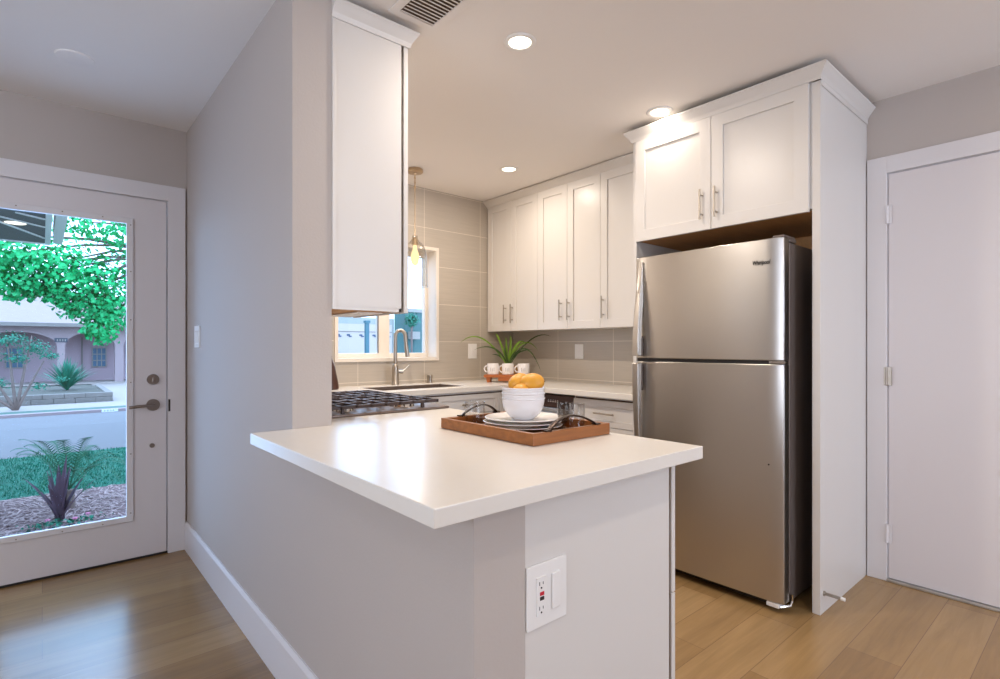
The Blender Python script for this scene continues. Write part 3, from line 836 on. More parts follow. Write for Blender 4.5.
# ------------------------------------------------------------------ sink fittings
def faucet():
    x, y = 2.005, 3.545
    t = thing('kitchen_faucet', 'tall brushed nickel gooseneck faucet behind the sink', 'faucet', (x, y, WT))
    MB().lathe([(0, 0), (.029, 0), (.029, .006), (.026, .010), (.0245, .125), (.020, .150), (.0155, .158), (0, .158)], (x, y, WT), 28).build('base', M_nickel, t, smooth='auto')
    pts = [(x, y, WT + .15), (x + .001, y, WT + .31)]
    R = .038; ax, ay = .92, -.38      # swings right over the basin
    for i in range(1, 13):
        a = PI - i / 12 * PI * .94
        d = R + R * math.cos(a)
        pts.append((x + ax * d, y + ay * d, WT + .362 + R * 1.25 * math.sin(a)))
    pts.append((pts[-1][0] + .005, pts[-1][1] - .002, WT + .295))
    MB().tube(pts, .0135, n=16).build('neck', M_nickel, t, smooth='auto')
    e = Vector(pts[-1])
    sh = MB().cyl(e, e + Vector((.012, -.004, -.085)), .0150, .0165, n=18).build('spray_head', M_nickel, t, smooth='auto')
    MB().cyl((x + .02, y, WT + .098), (x + .060, y - .008, WT + .098), .016, n=16).tube([(x + .058, y - .008, WT + .100), (x + .075, y - .012, WT + .112), (x + .112, y - .022, WT + .150)], [.007, .006, .0045], n=10).build('lever', M_nickel, t, smooth='auto')
faucet()
t = thing('air_gap', 'short ribbed nickel air gap cap on the worktop right of the faucet', 'air gap', (2.33, 3.575, WT))
g = MB(); pr = [(0, 0), (.024, 0), (.024, .004)]
for i in range(5): pr += [(.0215, .010 + i * .010), (.0215, .016 + i * .010), (.0195, .017 + i * .010), (.0195, .019 + i * .010)]
pr += [(.0215, .060), (.0200, .066), (0, .067)]
g.lathe(pr, (2.33, 3.575, WT), 24).build('cap', M_nickel, t, smooth='auto')

o = MB().lathe([(0, 0), (.060, 0), (.064, .006), (.060, .04), (.048, .10), (.038, .155), (.024, .19), (.018, .215), (.020, .225), (.014, .226), (.012, .21), (0, .20)], (1.458, 3.46, WT), 28).build('vase', M_walnut, smooth='auto', origin=(1.458, 3.46, WT))
tag(o, 'dark brown tapered vase peeking out behind the partition at the back of the worktop', 'vase')

def plate_switch(name, label, cat, facing, plane, u0, u1, z0, z1, rock=True):
    f = frame_map(facing, plane)
    uc, zc = (u0 + u1) / 2, (z0 + z1) / 2
    t = thing(name, label, cat, f(uc, zc, 0))
    m = MB(); fbox(m, f, u0, u1, z0, z1, 0, .006); m.build('cover_plate', M_plate, t, bevel=.002)
    if rock:
        m = MB(); fbox(m, f, uc - .017, uc + .017, zc - .034, zc + .034, .006, .009); m.build('rocker', M_plate, t, bevel=.0015)
plate_switch('light_switch', 'white switch plate on the tile right of the kitchen window', 'switch', '-Y', YS, 2.770, 2.862, 1.10, 1.228)
plate_switch('wall_outlet', 'white outlet plate on the tile under the middle wall cabinet', 'outlet', '-X', XD - .009, 2.812, 2.900, 1.103, 1.222)
def hall_switch():
    t = thing('light_switch', 'white switch plate on the hallway side of the partition near the entry door', 'switch', (XP, 3.33, 1.255))
    MB().box(XP - .006, XP, 3.27, 3.39, 1.195, 1.315).build('cover_plate', M_plate, t, bevel=.002)
    for y in (3.306, 3.354): MB().box(XP - .010, XP - .006, y - .015, y + .015, 1.222, 1.288).build('rocker', M_plate, t, bevel=.0015)
hall_switch()

# ------------------------------------------------------------------ pendant
def pendant():
    x, y = 2.035, 3.315
    t = thing('pendant_light', 'clear glass pendant lamp with a glowing bulb hanging in front of the kitchen window', 'pendant lamp', (x, y, CEIL))
    MB().lathe([(0, 0), (.055, 0), (.058, -.004), (.058, -.020), (.052, -.026), (.012, -.028), (.010, -.040), (0, -.040)], (x, y, CEIL), 32).build('canopy', M_brass, t, smooth='auto')
    MB().tube([(x, y, CEIL - .03), (x, y, 1.98)], .0035, n=8).build('cord', M_brass, t)
    ch = MB()
    for i in range(7):
        z = CEIL - .045 - i * .017
        pts = [(x + (.006 * math.cos(a) if i % 2 else 0), y + (0 if i % 2 else .006 * math.cos(a)), z + .011 * math.sin(a)) for a in [k * PI / 5 for k in range(11)]]
        ch.tube(pts, .0016, n=5, caps=False)
    ch.build('chain', M_brass, t)
    MB().lathe([(0, .052), (.008, .052), (.020, .040), (.022, 0), (.018, -.004), (0, -.004)], (x, y, 1.935), 24).build('socket', M_brass, t, smooth='auto')
    pr = [(.020, .370), (.022, .345), (.036, .325), (.062, .300), (.078, .262), (.086, .20), (.090, .10), (.092, .02), (.094, 0)]
    inner = [(r - .0025, z) for r, z in pr[::-1]]
    MB().lathe(pr + inner, (x, y, 1.63), 36).build('glass_shade', M_shade, t, smooth=True)
    b = MB().lathe([(.010, .155), (.013, .145), (.016, .12), (.028, .085), (.031, .055), (.026, .025), (.012, .006), (0, 0)], (x, y, 1.780), 24).build('bulb', emitmat('lit_amber_bulb', (1.0, .70, .36), 1.5), t, smooth=True)
    MB().lathe([(0, .09), (.012, .08), (.014, .05), (.012, .02), (0, .015)], (x, y, 1.780), 12).build('filament', M_fil, b)
    l = bpy.data.lights.new('pendant_bulb', 'POINT'); l.energy = 2.2; l.color = (1, .72, .45); l.shadow_soft_size = .03
    o = bpy.data.objects.new('pendant_bulb', l); COL.objects.link(o); o.parent = t; o.location = (0, 0, 1.72 - CEIL)
pendant()

# ------------------------------------------------------------------ tray and tableware
def serving_tray():
    x0, x1, y0, y1 = 1.053, 1.398, 1.084, 1.545
    t = thing('serving_tray', 'brown wooden serving tray with dark metal arch handles on the peninsula', 'tray', ((x0 + x1) / 2, (y0 + y1) / 2, WT))
    m = MB(); wl = .016
    m.grid([x0, x0 + wl, x1 - wl, x1], [y0, y0 + wl, y1 - wl, y1], lambda u, v: not (x0 + wl < u < x1 - wl and y0 + wl < v < y1 - wl), PZ, WT + .0005, WT + .036)
    m.build('rim', M_tray, t, bevel=.002)
    MB().box(x0 + .010, x1 - .010, y0 + .010, y1 - .010, WT + .0008, WT + .0045).build('base', M_tray, t)
    for (yc, sgn, hx, hw) in ((y0 + .008, 1, 1.118, .222), (y1 - .008, -1, 1.135, .165)):
        pts = []
        for i in range(15):
            a = i / 14
            xx = hx + hw * a
            pts.append((xx, yc + sgn * (.014 * math.sin(a * PI)), WT + .034 + .038 * math.sin(a * PI) ** .8))
        m = MB()
        m.tube(pts, .0035, n=10, sx=2.6, up=(0, 0, 1))
        for q in (pts[0], pts[-1]): m.box(q[0] - .012, q[0] + .012, yc - .007, yc + .009, WT + .034, WT + .040)
        m.build('handle', mat('dark_gunmetal', (0.05, 0.035, 0.03), .32, metal=1.0), t, smooth='auto')
serving_tray()

PC = (1.256, 1.343)
TZ = WT + .005
PG = 'stack of white plates on the wooden tray'
plate_prof = [(0, 0), (.070, 0), (.074, .002), (.084, .004), (.110, .0075), (.133, .0115), (.135, .013), (.133, .0145), (.110, .0105), (.084, .008), (.072, .006), (0, .006)]
proto = None
for i, lb in enumerate(('round white plate at the bottom of the stack on the tray', 'round white plate in the middle of the stack on the tray', 'round white plate topmost of its stack, under the bowls')):
    loc = (PC[0] + (.002, -.003, .001)[i], PC[1] + (.002, .001, -.002)[i], TZ + i * .0125)
    if proto is None:
        proto = MB().lathe(plate_prof, loc, 56).build('plate', M_ceramic, smooth='auto', origin=loc)
        tag(proto, lb, 'plate', PG)
    else: dup(proto, loc, lb, PG)
BZ = TZ + 2 * .0125 + .0065
bowl_prof = [(0, 0), (.037, 0), (.039, .003), (.044, .006), (.058, .020), (.068, .040), (.0725, .060), (.0728, .068), (.0755, .0695), (.0755, .0735), (.072, .074), (.069, .066), (.064, .040), (.054, .022), (.040, .010), (0, .008)]
proto = None
for i, lb in enumerate(('white bowl lowest of the nested bowls, standing on the plates', 'white bowl in the middle of the nested bowls', 'white bowl topmost of the nested bowls, holding the mangoes')):
    loc = (PC[0], PC[1], BZ + i * .0175)
    if proto is None:
        proto = MB().lathe(bowl_prof, loc, 48).build('bowl', M_ceramic, smooth='auto', origin=loc)
        tag(proto, lb, 'bowl', 'nested white bowls on the tray')
    else: dup(proto, loc, lb, 'nested white bowls on the tray')
MZ = BZ + .053
for (dx, dy, dz, r, rz, lb) in ((.002, .024, .069, .035, .3, 'yellow mango behind, at the left in the top bowl'),
                            (.018, -.020, .069, .036, -.75, 'yellow mango resting in front, at the right in the top bowl'),
                            (-.026, -.014, .044, .028, .9, 'yellow mango lying lowest, half hidden at the left of the top bowl')):
    c = (PC[0] + dx, PC[1] + dy, MZ + dz)
    t = thing('mango', lb, 'mango', (c[0], c[1], c[2] - r), 'mangoes in the top bowl')
    m = MB().sphere(c, r, 1.28, 1.0, .92, Matrix.Rotation(rz, 4, 'Z'), 24, 16)
    for v in m.bm.verts:
        d = v.co - Vector(c)
        v.co.z += .004 * math.sin(d.x * 40)
    m.build('flesh', M_mango, t, smooth=True)
    e = Vector(c) + Matrix.Rotation(rz, 4, 'Z') @ Vector((r * 1.26, 0, .004))
    MB().cyl(e, e + Vector((.002, 0, .003)), .002, n=6).build('stem', M_leafd, t)

def tumbler(loc, h, r0, r1, label, m_):
    p = [(0, 0), (r0, 0), (r0 + .001, .004), (r1, h), (r1 - .0012, h + .001), (r1 - .0024, h), (r0 - .002, .008), (0, .007)]
    o = MB().lathe(p, loc, 36).build('drinking_glass', m_, smooth='auto', origin=loc)
    return tag(o, label, 'glass', 'drinking glasses on the tray')
tumbler((1.165, 1.498, TZ), .083, .033, .036, 'clear straight glass at the far left of the tray', M_tumbler)
tumbler((1.345, 1.178, TZ), .090, .0245, .0265, 'clear straight glass at the right end of the tray', M_tumbler)
gl = MB().lathe([(0, 0), (.022, 0), (.022, .002), (.006, .006), (.004, .012), (.006, .020), (.020, .032), (.0235, .048), (.0240, .088), (.0235, .088), (.0225, .050), (.018, .036), (0, .026)], (1.352, 1.242, TZ), 36).build('stemmed_glass', M_smoke, smooth='auto', origin=(1.352, 1.242, TZ))
tag(gl, 'smoky short-stemmed glass beside the stack of plates on the tray', 'glass')

# ------------------------------------------------------------------ riser, mugs, plant
RX, RY = 2.875, 3.215
dvec = Vector((.668, -.744, 0)).normalized()      # along the riser, facing the room
nvec = Vector((-dvec.y, dvec.x, 0))
ang = math.atan2(dvec.y, dvec.x)
def riser():
    t = thing('wooden_riser', 'reddish wooden riser on short legs in the corner of the worktop', 'riser', (RX, RY, WT))
    R_ = Matrix.Translation((RX, RY, 0)) @ Matrix.Rotation(ang, 4, 'Z')
    MB().box(-.215, .18, -.065, .065, WT + .040, WT + .062, R_).build('top', M_riser, t, bevel=.002)
    for x in (-.18, .15):
        for y in (-.045, .045):
            m = MB(); bmt = R_ @ Matrix.Translation((x, y, 0))
            m.prism([(-.010, WT + .0005), (.010, WT + .0005), (.018, WT + .040), (-.018, WT + .040)], lambda u, v: tuple(bmt @ Vector((u, -.012, v))), lambda u, v: tuple(bmt @ Vector((u, .012, v))))
            m.build('leg', M_riser, t)
    MB().box(-.10, .10, -.063, -.055, WT + .012, WT + .040, R_).build('apron', M_riser, t, bevel=.004)
riser()
def mug(s_, label):
    c = Vector((RX, RY, 0)) + dvec * s_; c.z = WT + .0625
    t = thing('mug', label, 'mug', c, 'white mugs lined up on the wooden riser')
    MB().lathe([(0, 0), (.044, 0), (.048, .004), (.0485, .086), (.0475, .088), (.0455, .086), (.045, .008), (0, .007)], c, 36).build('cup', M_ceramic, t, smooth='auto')
    pts = [c - dvec * (.046 + .026 * math.sin(a)) + Vector((0, 0, .044 - .026 * math.cos(a))) for a in [i / 12 * PI for i in range(13)]]
    MB().tube(pts, .0055, n=10, up=tuple(nvec)).build('handle', M_ceramic, t, smooth='auto')
    p = MB()
    for k in range(3):
        a = ang - PI / 2 + (-.28 + .28 * k)
        q = c + Vector((math.cos(a), math.sin(a), 0)) * .0485
        tg_ = Vector((-math.sin(a), math.cos(a), 0))
        p.face([tuple(q + tg_ * sx_ * .0022 + Vector((0, 0, z)) + Vector((math.cos(a), math.sin(a), 0)) * .0006) for sx_, z in ((-1, .026), (1, .026), (1, .056 - .006 * (k % 2)), (-1, .056 - .006 * (k % 2)))])
    p.build('printed_mark', M_ceramic_g, t)
mug(-.148, 'white mug at the left end of the riser, by the corner')
mug(-.028, 'white mug in the middle of the riser, in front of the plant')
mug(.100, 'white mug at the right end of the riser, behind the mangoes')

def potted_plant():
    c = Vector((3.018, 3.41, WT))
    t = thing('potted_plant', 'spiky green plant with long arching leaves in a woven pot behind the mugs', 'plant', c)
    MB().lathe([(0, 0), (.060, 0), (.075, .02), (.082, .06), (.075, .105), (.062, .125), (.058, .122), (0, .11)], c, 32).build('pot', M_pot, t, smooth='auto')
    right = Vector((.7595, -.6505, 0)); back = Vector((.6505, .7595, 0))
    base = c + Vector((0, 0, .115))
    # (px dx, px dy) tips relative to the crown converted with 141 px per metre at this distance
    k = 1 / 116.0
    leaves = [((-26, -28), (-48, -23), .013, 0), ((-14, -18), (-34, -17), .014, 1), ((-9, -26), (-13, -32), .016, 0), ((2, -22), (1, -31), .020, 0),
              ((8, -22), (17, -23), .024, 0), ((14, -23), (29, -16), .014, 0), ((8, -13), (24, -17), .016, 1), ((16, -18), (32, 5), .013, 1),
              ((-8, -10), (-17, -12), .013, 1), ((22, -27), (42, -30), .011, 1), ((-3, -14), (-3, -22), .018, 1), ((3, -10), (9, -17), .016, 1), ((-2, -20), (-3, -30), .015, 0)]
    for li, ((mx, my), (ex, ey), w, dk) in enumerate(leaves):
        p0 = base + right * random.uniform(-.012, .012)
        dep = random.uniform(-.05, .03)
        p1 = base + right * (mx * k) + Vector((0, 0, -my * k)) + back * dep * .5
        p2 = base + right * (ex * k) + Vector((0, 0, -ey * k)) + back * dep
        m = MB(); n = 12; L_ = []; 
        for i in range(n + 1):
            s = i / n
            ctrl = p1 * 2 - (p0 + p2) * .5
            p = p0 * (1 - s) ** 2 + ctrl * 2 * s * (1 - s) + p2 * s * s
            tan = ((ctrl - p0) * (1 - s) + (p2 - ctrl) * s).normalized()
            side = tan.cross(back).normalized()
            ww = w * 1.0 * (math.sin(PI * min(1, (s * .8 + .2))) ** .8)
            L_.append((m.bm.verts.new(p - side * ww * .5), m.bm.verts.new(p + back * .003), m.bm.verts.new(p + side * ww * .5)))
        for A, B in zip(L_, L_[1:]):
            m.bm.faces.new((A[0], A[1], B[1], B[0])); m.bm.faces.new((A[1], A[2], B[2], B[1]))
        m.build('leaf', M_leafd if dk else M_leaf, t, smooth=True)
potted_plant()

# ------------------------------------------------------------------ outdoors
GZ = -0.15
M_road = mat('asphalt', (0.165, 0.155, 0.16), 0.9, var=.08, vscale=2, bump=.5, bscale=40)
M_walk = mat('concrete_walk', (0.34, 0.28, 0.25), 0.9, var=.08, vscale=3)
M_lawn = mat('lawn_green', (0.003, 0.145, 0.085), 0.9, var=.35, vscale=9, bump=1, bscale=60)
M_mulch = mat('wood_mulch', (0.21, 0.125, 0.12), 0.95, var=.6, vscale=35, bump=1, bscale=50)
M_soil = mat('verge_soil', (0.16, 0.16, 0.13), 0.95, var=.3, vscale=8)
M_chip = mat('pale_chips', (0.46, 0.32, 0.30), 0.9, var=.5, vscale=15)
M_stucco = mat('pale_stucco', (0.34, 0.25, 0.25), 0.9, var=.05, vscale=3)
M_porchwall = mat('porch_wall_paint', (0.42, 0.30, 0.32), 0.9)
M_roof = mat('light_shingles', (0.33, 0.24, 0.22), 0.9, var=.1, vscale=6)
M_blue = mat('blue_window_glass', (0.06, 0.13, 0.21), 0.3)
M_maple = mat('maple_leaf_green', (0.003, 0.43, 0.12), 0.6, var=.65, vscale=1.6)
M_bark = mat('bark', (0.20, 0.14, 0.12), 0.9, var=.3, vscale=8)
M_teal = mat('blue_green_foliage', (0.02, 0.20, 0.12), 0.7, var=.5, vscale=5)
M_palm = mat('palm_green', (0.004, 0.13, 0.055), 0.6, var=.7, vscale=7)
M_purple = mat('purple_flax', (0.10, 0.06, 0.09), 0.5, var=.4, vscale=14)
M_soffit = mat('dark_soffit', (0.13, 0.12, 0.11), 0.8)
M_fascia = mat('white_fascia', (0.33, 0.29, 0.25), 0.6)
M_white2 = mat('white_painted_eaves', (0.80, 0.76, 0.70), 0.6)
M_block = mat('planter_block', (0.22, 0.19, 0.17), 0.9, var=.2, vscale=5)
M_pink = mat('pink_petals', (0.75, 0.25, 0.40), 0.6)

def ground(name, x0, x1, y0, y1, z0, z1, m_, label=None):
    return struct(MB().box(x0, x1, y0, y1, z0, z1).build(name, m_), label)
ground('ground', -30, 40, 3.9, 60, GZ - .3, GZ - .02, M_soil)
ground('mulch_bed', -6, 2.4, 4.3, 6.42, GZ - .02, GZ, M_mulch)
ground('road', -30, 40, 8.80, 13.85, GZ - .02, GZ - .005, M_road)
ground('sidewalk', -30, 40, 14.95, 16.35, GZ - .02, GZ + .01, M_walk)
ground('driveway', 1.36, 7, 16.35, 25.0, GZ - .02, GZ + .008, M_walk)
ground('side_yard', 2.4, 14, 3.95, 8.7, GZ - .02, GZ - .004, M_walk)
struct(MB().box(-30, 40, 13.85, 14.05, GZ - .02, GZ + .05).build('curb', M_stucco))
verge = MB().box(-30, 40, 14.06, 14.94, GZ - .02, GZ + .012)
struct(verge.build('verge', mat('verge_grass', (0.07, 0.13, 0.10), .9, var=.3, vscale=8)))
# lawn with real blades
lawn = MB().box(-6, 2.4, 6.43, 8.78, GZ - .02, GZ)
rnd = random.Random(3)
for i in range(9000):
    x = rnd.uniform(-.9, 1.6); y = rnd.uniform(6.44, 8.76); h = rnd.uniform(.015, .035); a = rnd.uniform(0, PI); w = .004
    c_, s__ = math.cos(a) * w, math.sin(a) * w
    lawn.face([(x - c_, y - s__, GZ), (x + c_, y + s__, GZ), (x + rnd.uniform(-.01, .01), y + rnd.uniform(-.01, .01), GZ + h)])
tag(lawn.build('lawn', M_lawn, recalc=False), 'strip of bright green lawn between the mulch bed and the street', 'lawn', kind='stuff')
ch = MB()
for i in range(3500):
    x = rnd.uniform(-.8, 1.4); y = rnd.uniform(4.9, 6.4); a = rnd.uniform(0, PI); L_ = rnd.uniform(.012, .045); w = rnd.uniform(.003, .008)
    M_ = Matrix.Translation((x, y, GZ + rnd.uniform(.001, .012))) @ Matrix.Rotation(a, 4, 'Z') @ Matrix.Rotation(rnd.uniform(-.3, .3), 4, 'Y')
    ch.face([tuple(M_ @ Vector(p)) for p in ((-L_, -w, 0), (L_, -w, 0), (L_, w, 0), (-L_, w, 0))])
tag(ch.build('bark_chips', M_chip, recalc=False), 'scattered pale bark chips covering the planting bed', 'mulch', kind='stuff')

# curb number
t = thing('curb_number', 'white painted panel with a house number on the far curb', 'house number', (1.06, 13.85, GZ))
MB().box(.94, 1.22, 13.843, 13.85, GZ - .004, GZ + .05).build('painted_panel', mat('white_road_paint', (.85, .85, .88), .7), t)
m = MB()
for x, w, z0, z1 in ((.985, .014, .008, .042), (1.035, .012, .002, .042), (1.050, .010, .026, .042), (1.090, .010, .006, .044), (1.130, .020, .012, .042)):
    m.box(x, x + w, 13.839, 13.843, GZ + z0, GZ + z1)
m.build('painted_digits', mat('grey_digits', (.38, .42, .55), .7), t)

# porch roof outside the entry
def porch():
    t = thing('porch_roof', 'dark boarded porch soffit with white fascia seen at the top of the door glass', 'porch roof', (-1.0, 8.3, GZ))
    MB().box(-3.2, .024, 3.87, 8.46, 2.452, 2.60).build('soffit', M_soffit, t)
    MB().box(.025, .075, 3.87, 8.52, 2.440, 2.72).box(-3.2, .024, 8.461, 8.52, 2.440, 2.72).build('fascia', M_white2, t)
    MB().box(.100, .19, 3.87, 8.55, 2.470, 2.78).build('gutter', M_white2, t)
    for a, b in (((-.184, 6.675), (.021, 6.855)), ((-.50, 6.79), (.022, 7.31)), ((-.75, 6.30), (.022, 8.05))):
        A = Vector((a[0], a[1], 2.45)); B = Vector((b[0], b[1], 2.45)); d = (B - A).normalized()
        if B.y > 7: A = A - d * 1.2
        n_ = Vector((-d.y, d.x, 0)) * .012
        m = MB(); m.prism([(-1, 0), (1, 0), (1, 1), (-1, 1)], lambda u, v: tuple(A + n_ * u + Vector((0, 0, -.010 + .012 * v))), lambda u, v: tuple(B + n_ * u + Vector((0, 0, -.010 + .012 * v))))
        m.build('batten', M_white2, t)
    MB().box(-2.6, -2.45, 8.25, 8.4, GZ, 2.452).build('post', M_white2, t)
    MB().lathe([(0, -.006), (.075, -.006), (.085, -.002), (.085, 0), (0, 0)], (-.205, 7.27, 2.4515), 28).build('porch_lamp', M_porchlens, t)
porch()

# foliage helpers
def leaves(m, c, r, n, size, shell=.35, sq=1.0):
    for i in range(n):
        d = Vector((rnd.gauss(0, 1), rnd.gauss(0, 1), rnd.gauss(0, 1))).normalized()
        rr = r * (rnd.uniform(shell, 1.0) ** .6) * (1 + .18 * math.sin(d.x * 7 + d.z * 5) * math.cos(d.y * 6))
        p = Vector(c) + Vector((d.x * rr, d.y * rr, d.z * rr * sq))
        nn = (d + Vector((rnd.uniform(-.8, .8), rnd.uniform(-.8, .8), rnd.uniform(-.2, 1.0)))).normalized()
        a = nn.orthogonal().normalized(); b = nn.cross(a); th = rnd.uniform(0, 2 * PI)
        u = a * math.cos(th) + b * math.sin(th); v = nn.cross(u); s = size * rnd.uniform(.6, 1.15)
        m.face([tuple(p + u * (s * x) + v * (s * y)) for x, y in ((-.5, 0), (-.25, .42), (.12, .30), (.55, .02), (.15, -.34), (-.22, -.40))])
def branch(m, p0, p1, r0, r1, bend=.1):
    p0, p1 = Vector(p0), Vector(p1); pts = []
    for i in range(7):
        s = i / 6; p = p0.lerp(p1, s); p.z += bend * math.sin(s * PI)
        pts.append(p)
    m.tube(pts, [r0 + (r1 - r0) * i / 6 for i in range(7)], n=8)
def maple():
    T = (2.05, 10.6, GZ)
    t = thing('maple_tree', 'large bright green maple whose boughs hang across the door glass', 'tree', T)
    b = MB()
    b.tube([(2.05, 10.6, GZ), (2.05, 10.6, .6), (2.1, 10.5, 1.6), (2.1, 10.4, 2.6), (1.7, 10.2, 3.5)], [.19, .15, .13, .11, .07], n=12)
    blobs = [((-.35, 10.1, 2.48), .50, 900, .95), ((.15, 10.0, 2.38), .50, 900, .9), ((.58, 10.0, 2.18), .50, 900, .9), ((.80, 10.0, 1.78), .36, 520, .95), ((.66, 9.95, 1.47), .27, 300, .95),
             ((.16, 10, 1.95), .24, 240, .8), ((.50, 9.98, 1.80), .30, 330, .9), ((-.25, 10, 2.05), .30, 300, .8), ((.30, 10.0, 1.78), .20, 130, .9), ((-.48, 10, 2.10), .28, 220, .8), ((-1.0, 10.2, 2.6), .55, 600, .8), ((.42, 10.1, 3.05), .40, 230, .7), ((.95, 10.1, 2.95), .55, 420, .7),
             ((1.25, 10.2, 2.25), .60, 800, .95), ((1.15, 10.1, 1.55), .22, 120, .9), ((1.6, 10.3, 3.4), 1.0, 900, .9), ((2.4, 10.5, 3.9), 1.3, 1200, .8), ((-.05, 10.05, 2.10), .33, 350, .8)]
    for c, r, n, sq in blobs[:14]:
        branch(b, (2.1, 10.4, 2.6) if c[2] < 3.2 else (1.7, 10.2, 3.5), c, .035, .008, .25)
    b.build('trunk', M_bark, t, smooth=True)
    m = MB()
    for c, r, n, sq in blobs: leaves(m, c, r, n, .072, .15, sq)
    m.build('foliage', M_maple, t, recalc=False)
maple()

def frond(m, p0, az, length, rise, droop, nl=26, ll=.16, w=.008, lw=.007):
    pts = []; d = Vector((math.cos(az), math.sin(az), 0)); N = 14
    for i in range(N + 1):
        s = i / N
        pts.append(Vector(p0) + d * length * s * (1 - .15 * s) + Vector((0, 0, rise * s - droop * s * s)))
    m.tube(pts, [w * (1 - .8 * i / N) for i in range(N + 1)], n=5)
    for i in range(nl):
        s = .18 + .82 * i / nl; q = s * N; k = min(int(q), N - 1); p = pts[k].lerp(pts[k + 1], q - k)
        tan = (pts[k + 1] - pts[k]).normalized(); side = tan.cross(Vector((0, 0, 1))).normalized(); up = side.cross(tan)
        L_ = ll * (math.sin(PI * (.15 + .8 * s)) ** .7)
        for sg in (-1, 1):
            e = p + (side * sg * .75 + tan * .65 + up * .10).normalized() * L_ - Vector((0, 0, .25 * L_ * s))
            wv = tan * lw
            m.face([tuple(p - wv), tuple(p + wv), tuple(e)])
def pygmy_palm():
    c = (.17, 5.72, GZ)
    t = thing('pygmy_palm', 'feathery green pygmy palm in the bed outside the door, behind the purple flax', 'palm', c)
    MB().tube([(c[0], c[1], GZ), (c[0], c[1], GZ + .16)], [.045, .035], n=12).build('trunk', M_bark, t)
    m = MB()
    r2 = random.Random(5)
    for i in range(21):
        az = i * 2.39996 + .3
        st = ((i * 7) % 5) / 4
        frond(m, (c[0], c[1], GZ + .16), az, .58 - .20 * st, .80 + .18 * st, .74 - .22 * st, 20, .085, .003, .0055)
    m.build('fronds', M_palm, t, recalc=False)
pygmy_palm()
def spiky(name, label, cat, c, n, h, spread, m_, w=.02, seed=1, group=None):
    t = thing(name, label, cat, c, group)
    m = MB(); r2 = random.Random(seed)
    for i in range(n):
        az = 2 * PI * i / n * 2.4 + r2.uniform(-.3, .3); sp = spread * r2.uniform(.15, 1.0) ; hh = h * r2.uniform(.7, 1) * (1 - .35 * (sp / max(spread, .01)) ** 2)
        d = Vector((math.cos(az), math.sin(az), 0)); side = Vector((-d.y, d.x, 0)); pr = None
        for k in range(8):
            s = k / 7; p = Vector(c) + d * (sp * s ** 1.3) + Vector((0, 0, hh * (s - .18 * s * s * sp / max(.01, spread))))
            ww = w * (1 - s ** 2.2) + .0005
            q = (m.bm.verts.new(p - side * ww), m.bm.verts.new(p + d * ww * .4), m.bm.verts.new(p + side * ww))
            if pr: m.bm.faces.new((pr[0], pr[1], q[1], q[0])); m.bm.faces.new((pr[1], pr[2], q[2], q[1]))
            pr = q
    m.build('leaves', m_, t, recalc=False)
    return t
spiky('flax_plant', 'purple sword-leaved flax growing in the mulch outside the door', 'plant', (.105, 5.36, GZ), 13, .56, .30, M_purple, .030, 4)
# ground cover with pink flowers
t = thing('ground_cover', 'low green ground cover with pink flowers at the foot of the flax', 'plant', (.12, 5.22, GZ))
m = MB()
for i in range(120):
    x, y = rnd.gauss(.12, .13), rnd.gauss(5.24, .05); leaves(m, (x, y, GZ + .02), .02, 1, .03)
m.build('leaves', M_teal, t, recalc=False)
m = MB()
for x, y in ((.03, 5.27), (.19, 5.2), (.27, 5.28)):
    for k in range(5):
        a = k * 2 * PI / 5; m.sphere((x + .010 * math.cos(a), y + .010 * math.sin(a), GZ + .045), .008, u=8, v=6)
m.build('flowers', M_pink, t)

# across the street
t = thing('garden_planter', 'grey block planter wall along the far sidewalk', 'planter', (-1, 17.5, GZ))
m = MB(); 
for i in range(11):
    x = -3.4 + i * .40
    m.box(x + .004, x + .396, 16.42, 16.58, GZ, GZ + .125); m.box(x - .196 if i else x, x + .196, 16.43, 16.59, GZ + .13, GZ + .235)
m.box(1.0, 1.34, 16.42, 16.58, GZ, GZ + .125); m.box(.80, 1.34, 16.43, 16.59, GZ + .13, GZ + .235); m.box(1.20, 1.34, 16.60, 20.0, GZ, GZ + .235)
m.build('block_wall', M_block, t, bevel=.008)
MB().box(-3.4, 1.2, 16.6, 20.0, GZ, GZ + .21).build('soil', mat('planter_soil', (.09, .08, .06), .95, var=.5, vscale=12), t)
spiky('agapanthus', 'rounded clump of strappy blue-green leaves on the planter before the arches', 'shrub', (.50, 18.3, GZ + .21), 120, .95, .85, M_teal, .030, 9)
spiky('agapanthus', 'strappy blue-green clump at the far left edge of the planter', 'shrub', (-.98, 17.6, GZ + .21), 80, .60, .60, M_teal, .028, 12)
def small_tree():
    c = (-.42, 15.3, GZ)
    t = thing('garden_tree', 'small multi-stemmed feathery tree on the far sidewalk edge', 'tree', c)
    b = MB()
    for ex, ez in ((-.6, 1.0), (-.15, 1.4), (.25, 1.45), (.45, .9), (-.9, .6)):
        branch(b, c, (c[0] + ex, c[1] + .1, ez), .035, .010, .02)
    b.build('stems', M_bark, t, smooth=True)
    m = MB()
    for dx, z, r, n in ((-.55, 1.15, .35, 260), (-.1, 1.38, .36, 300), (.3, 1.20, .34, 280), (.55, 1.02, .22, 140), (-.9, .75, .3, 200), (0, .98, .30, 180), (.35, .35, .20, 70), (-.35, .45, .3, 120), (.75, .5, .16, 50)):
        leaves(m, (c[0] + dx, c[1] + .1, z), r, int(n * 1.1), .045, .1, .5)
    m.build('foliage', mat('feathery_green', (.02, .20, .12), .7, var=.5, vscale=5), t, recalc=False)
small_tree()
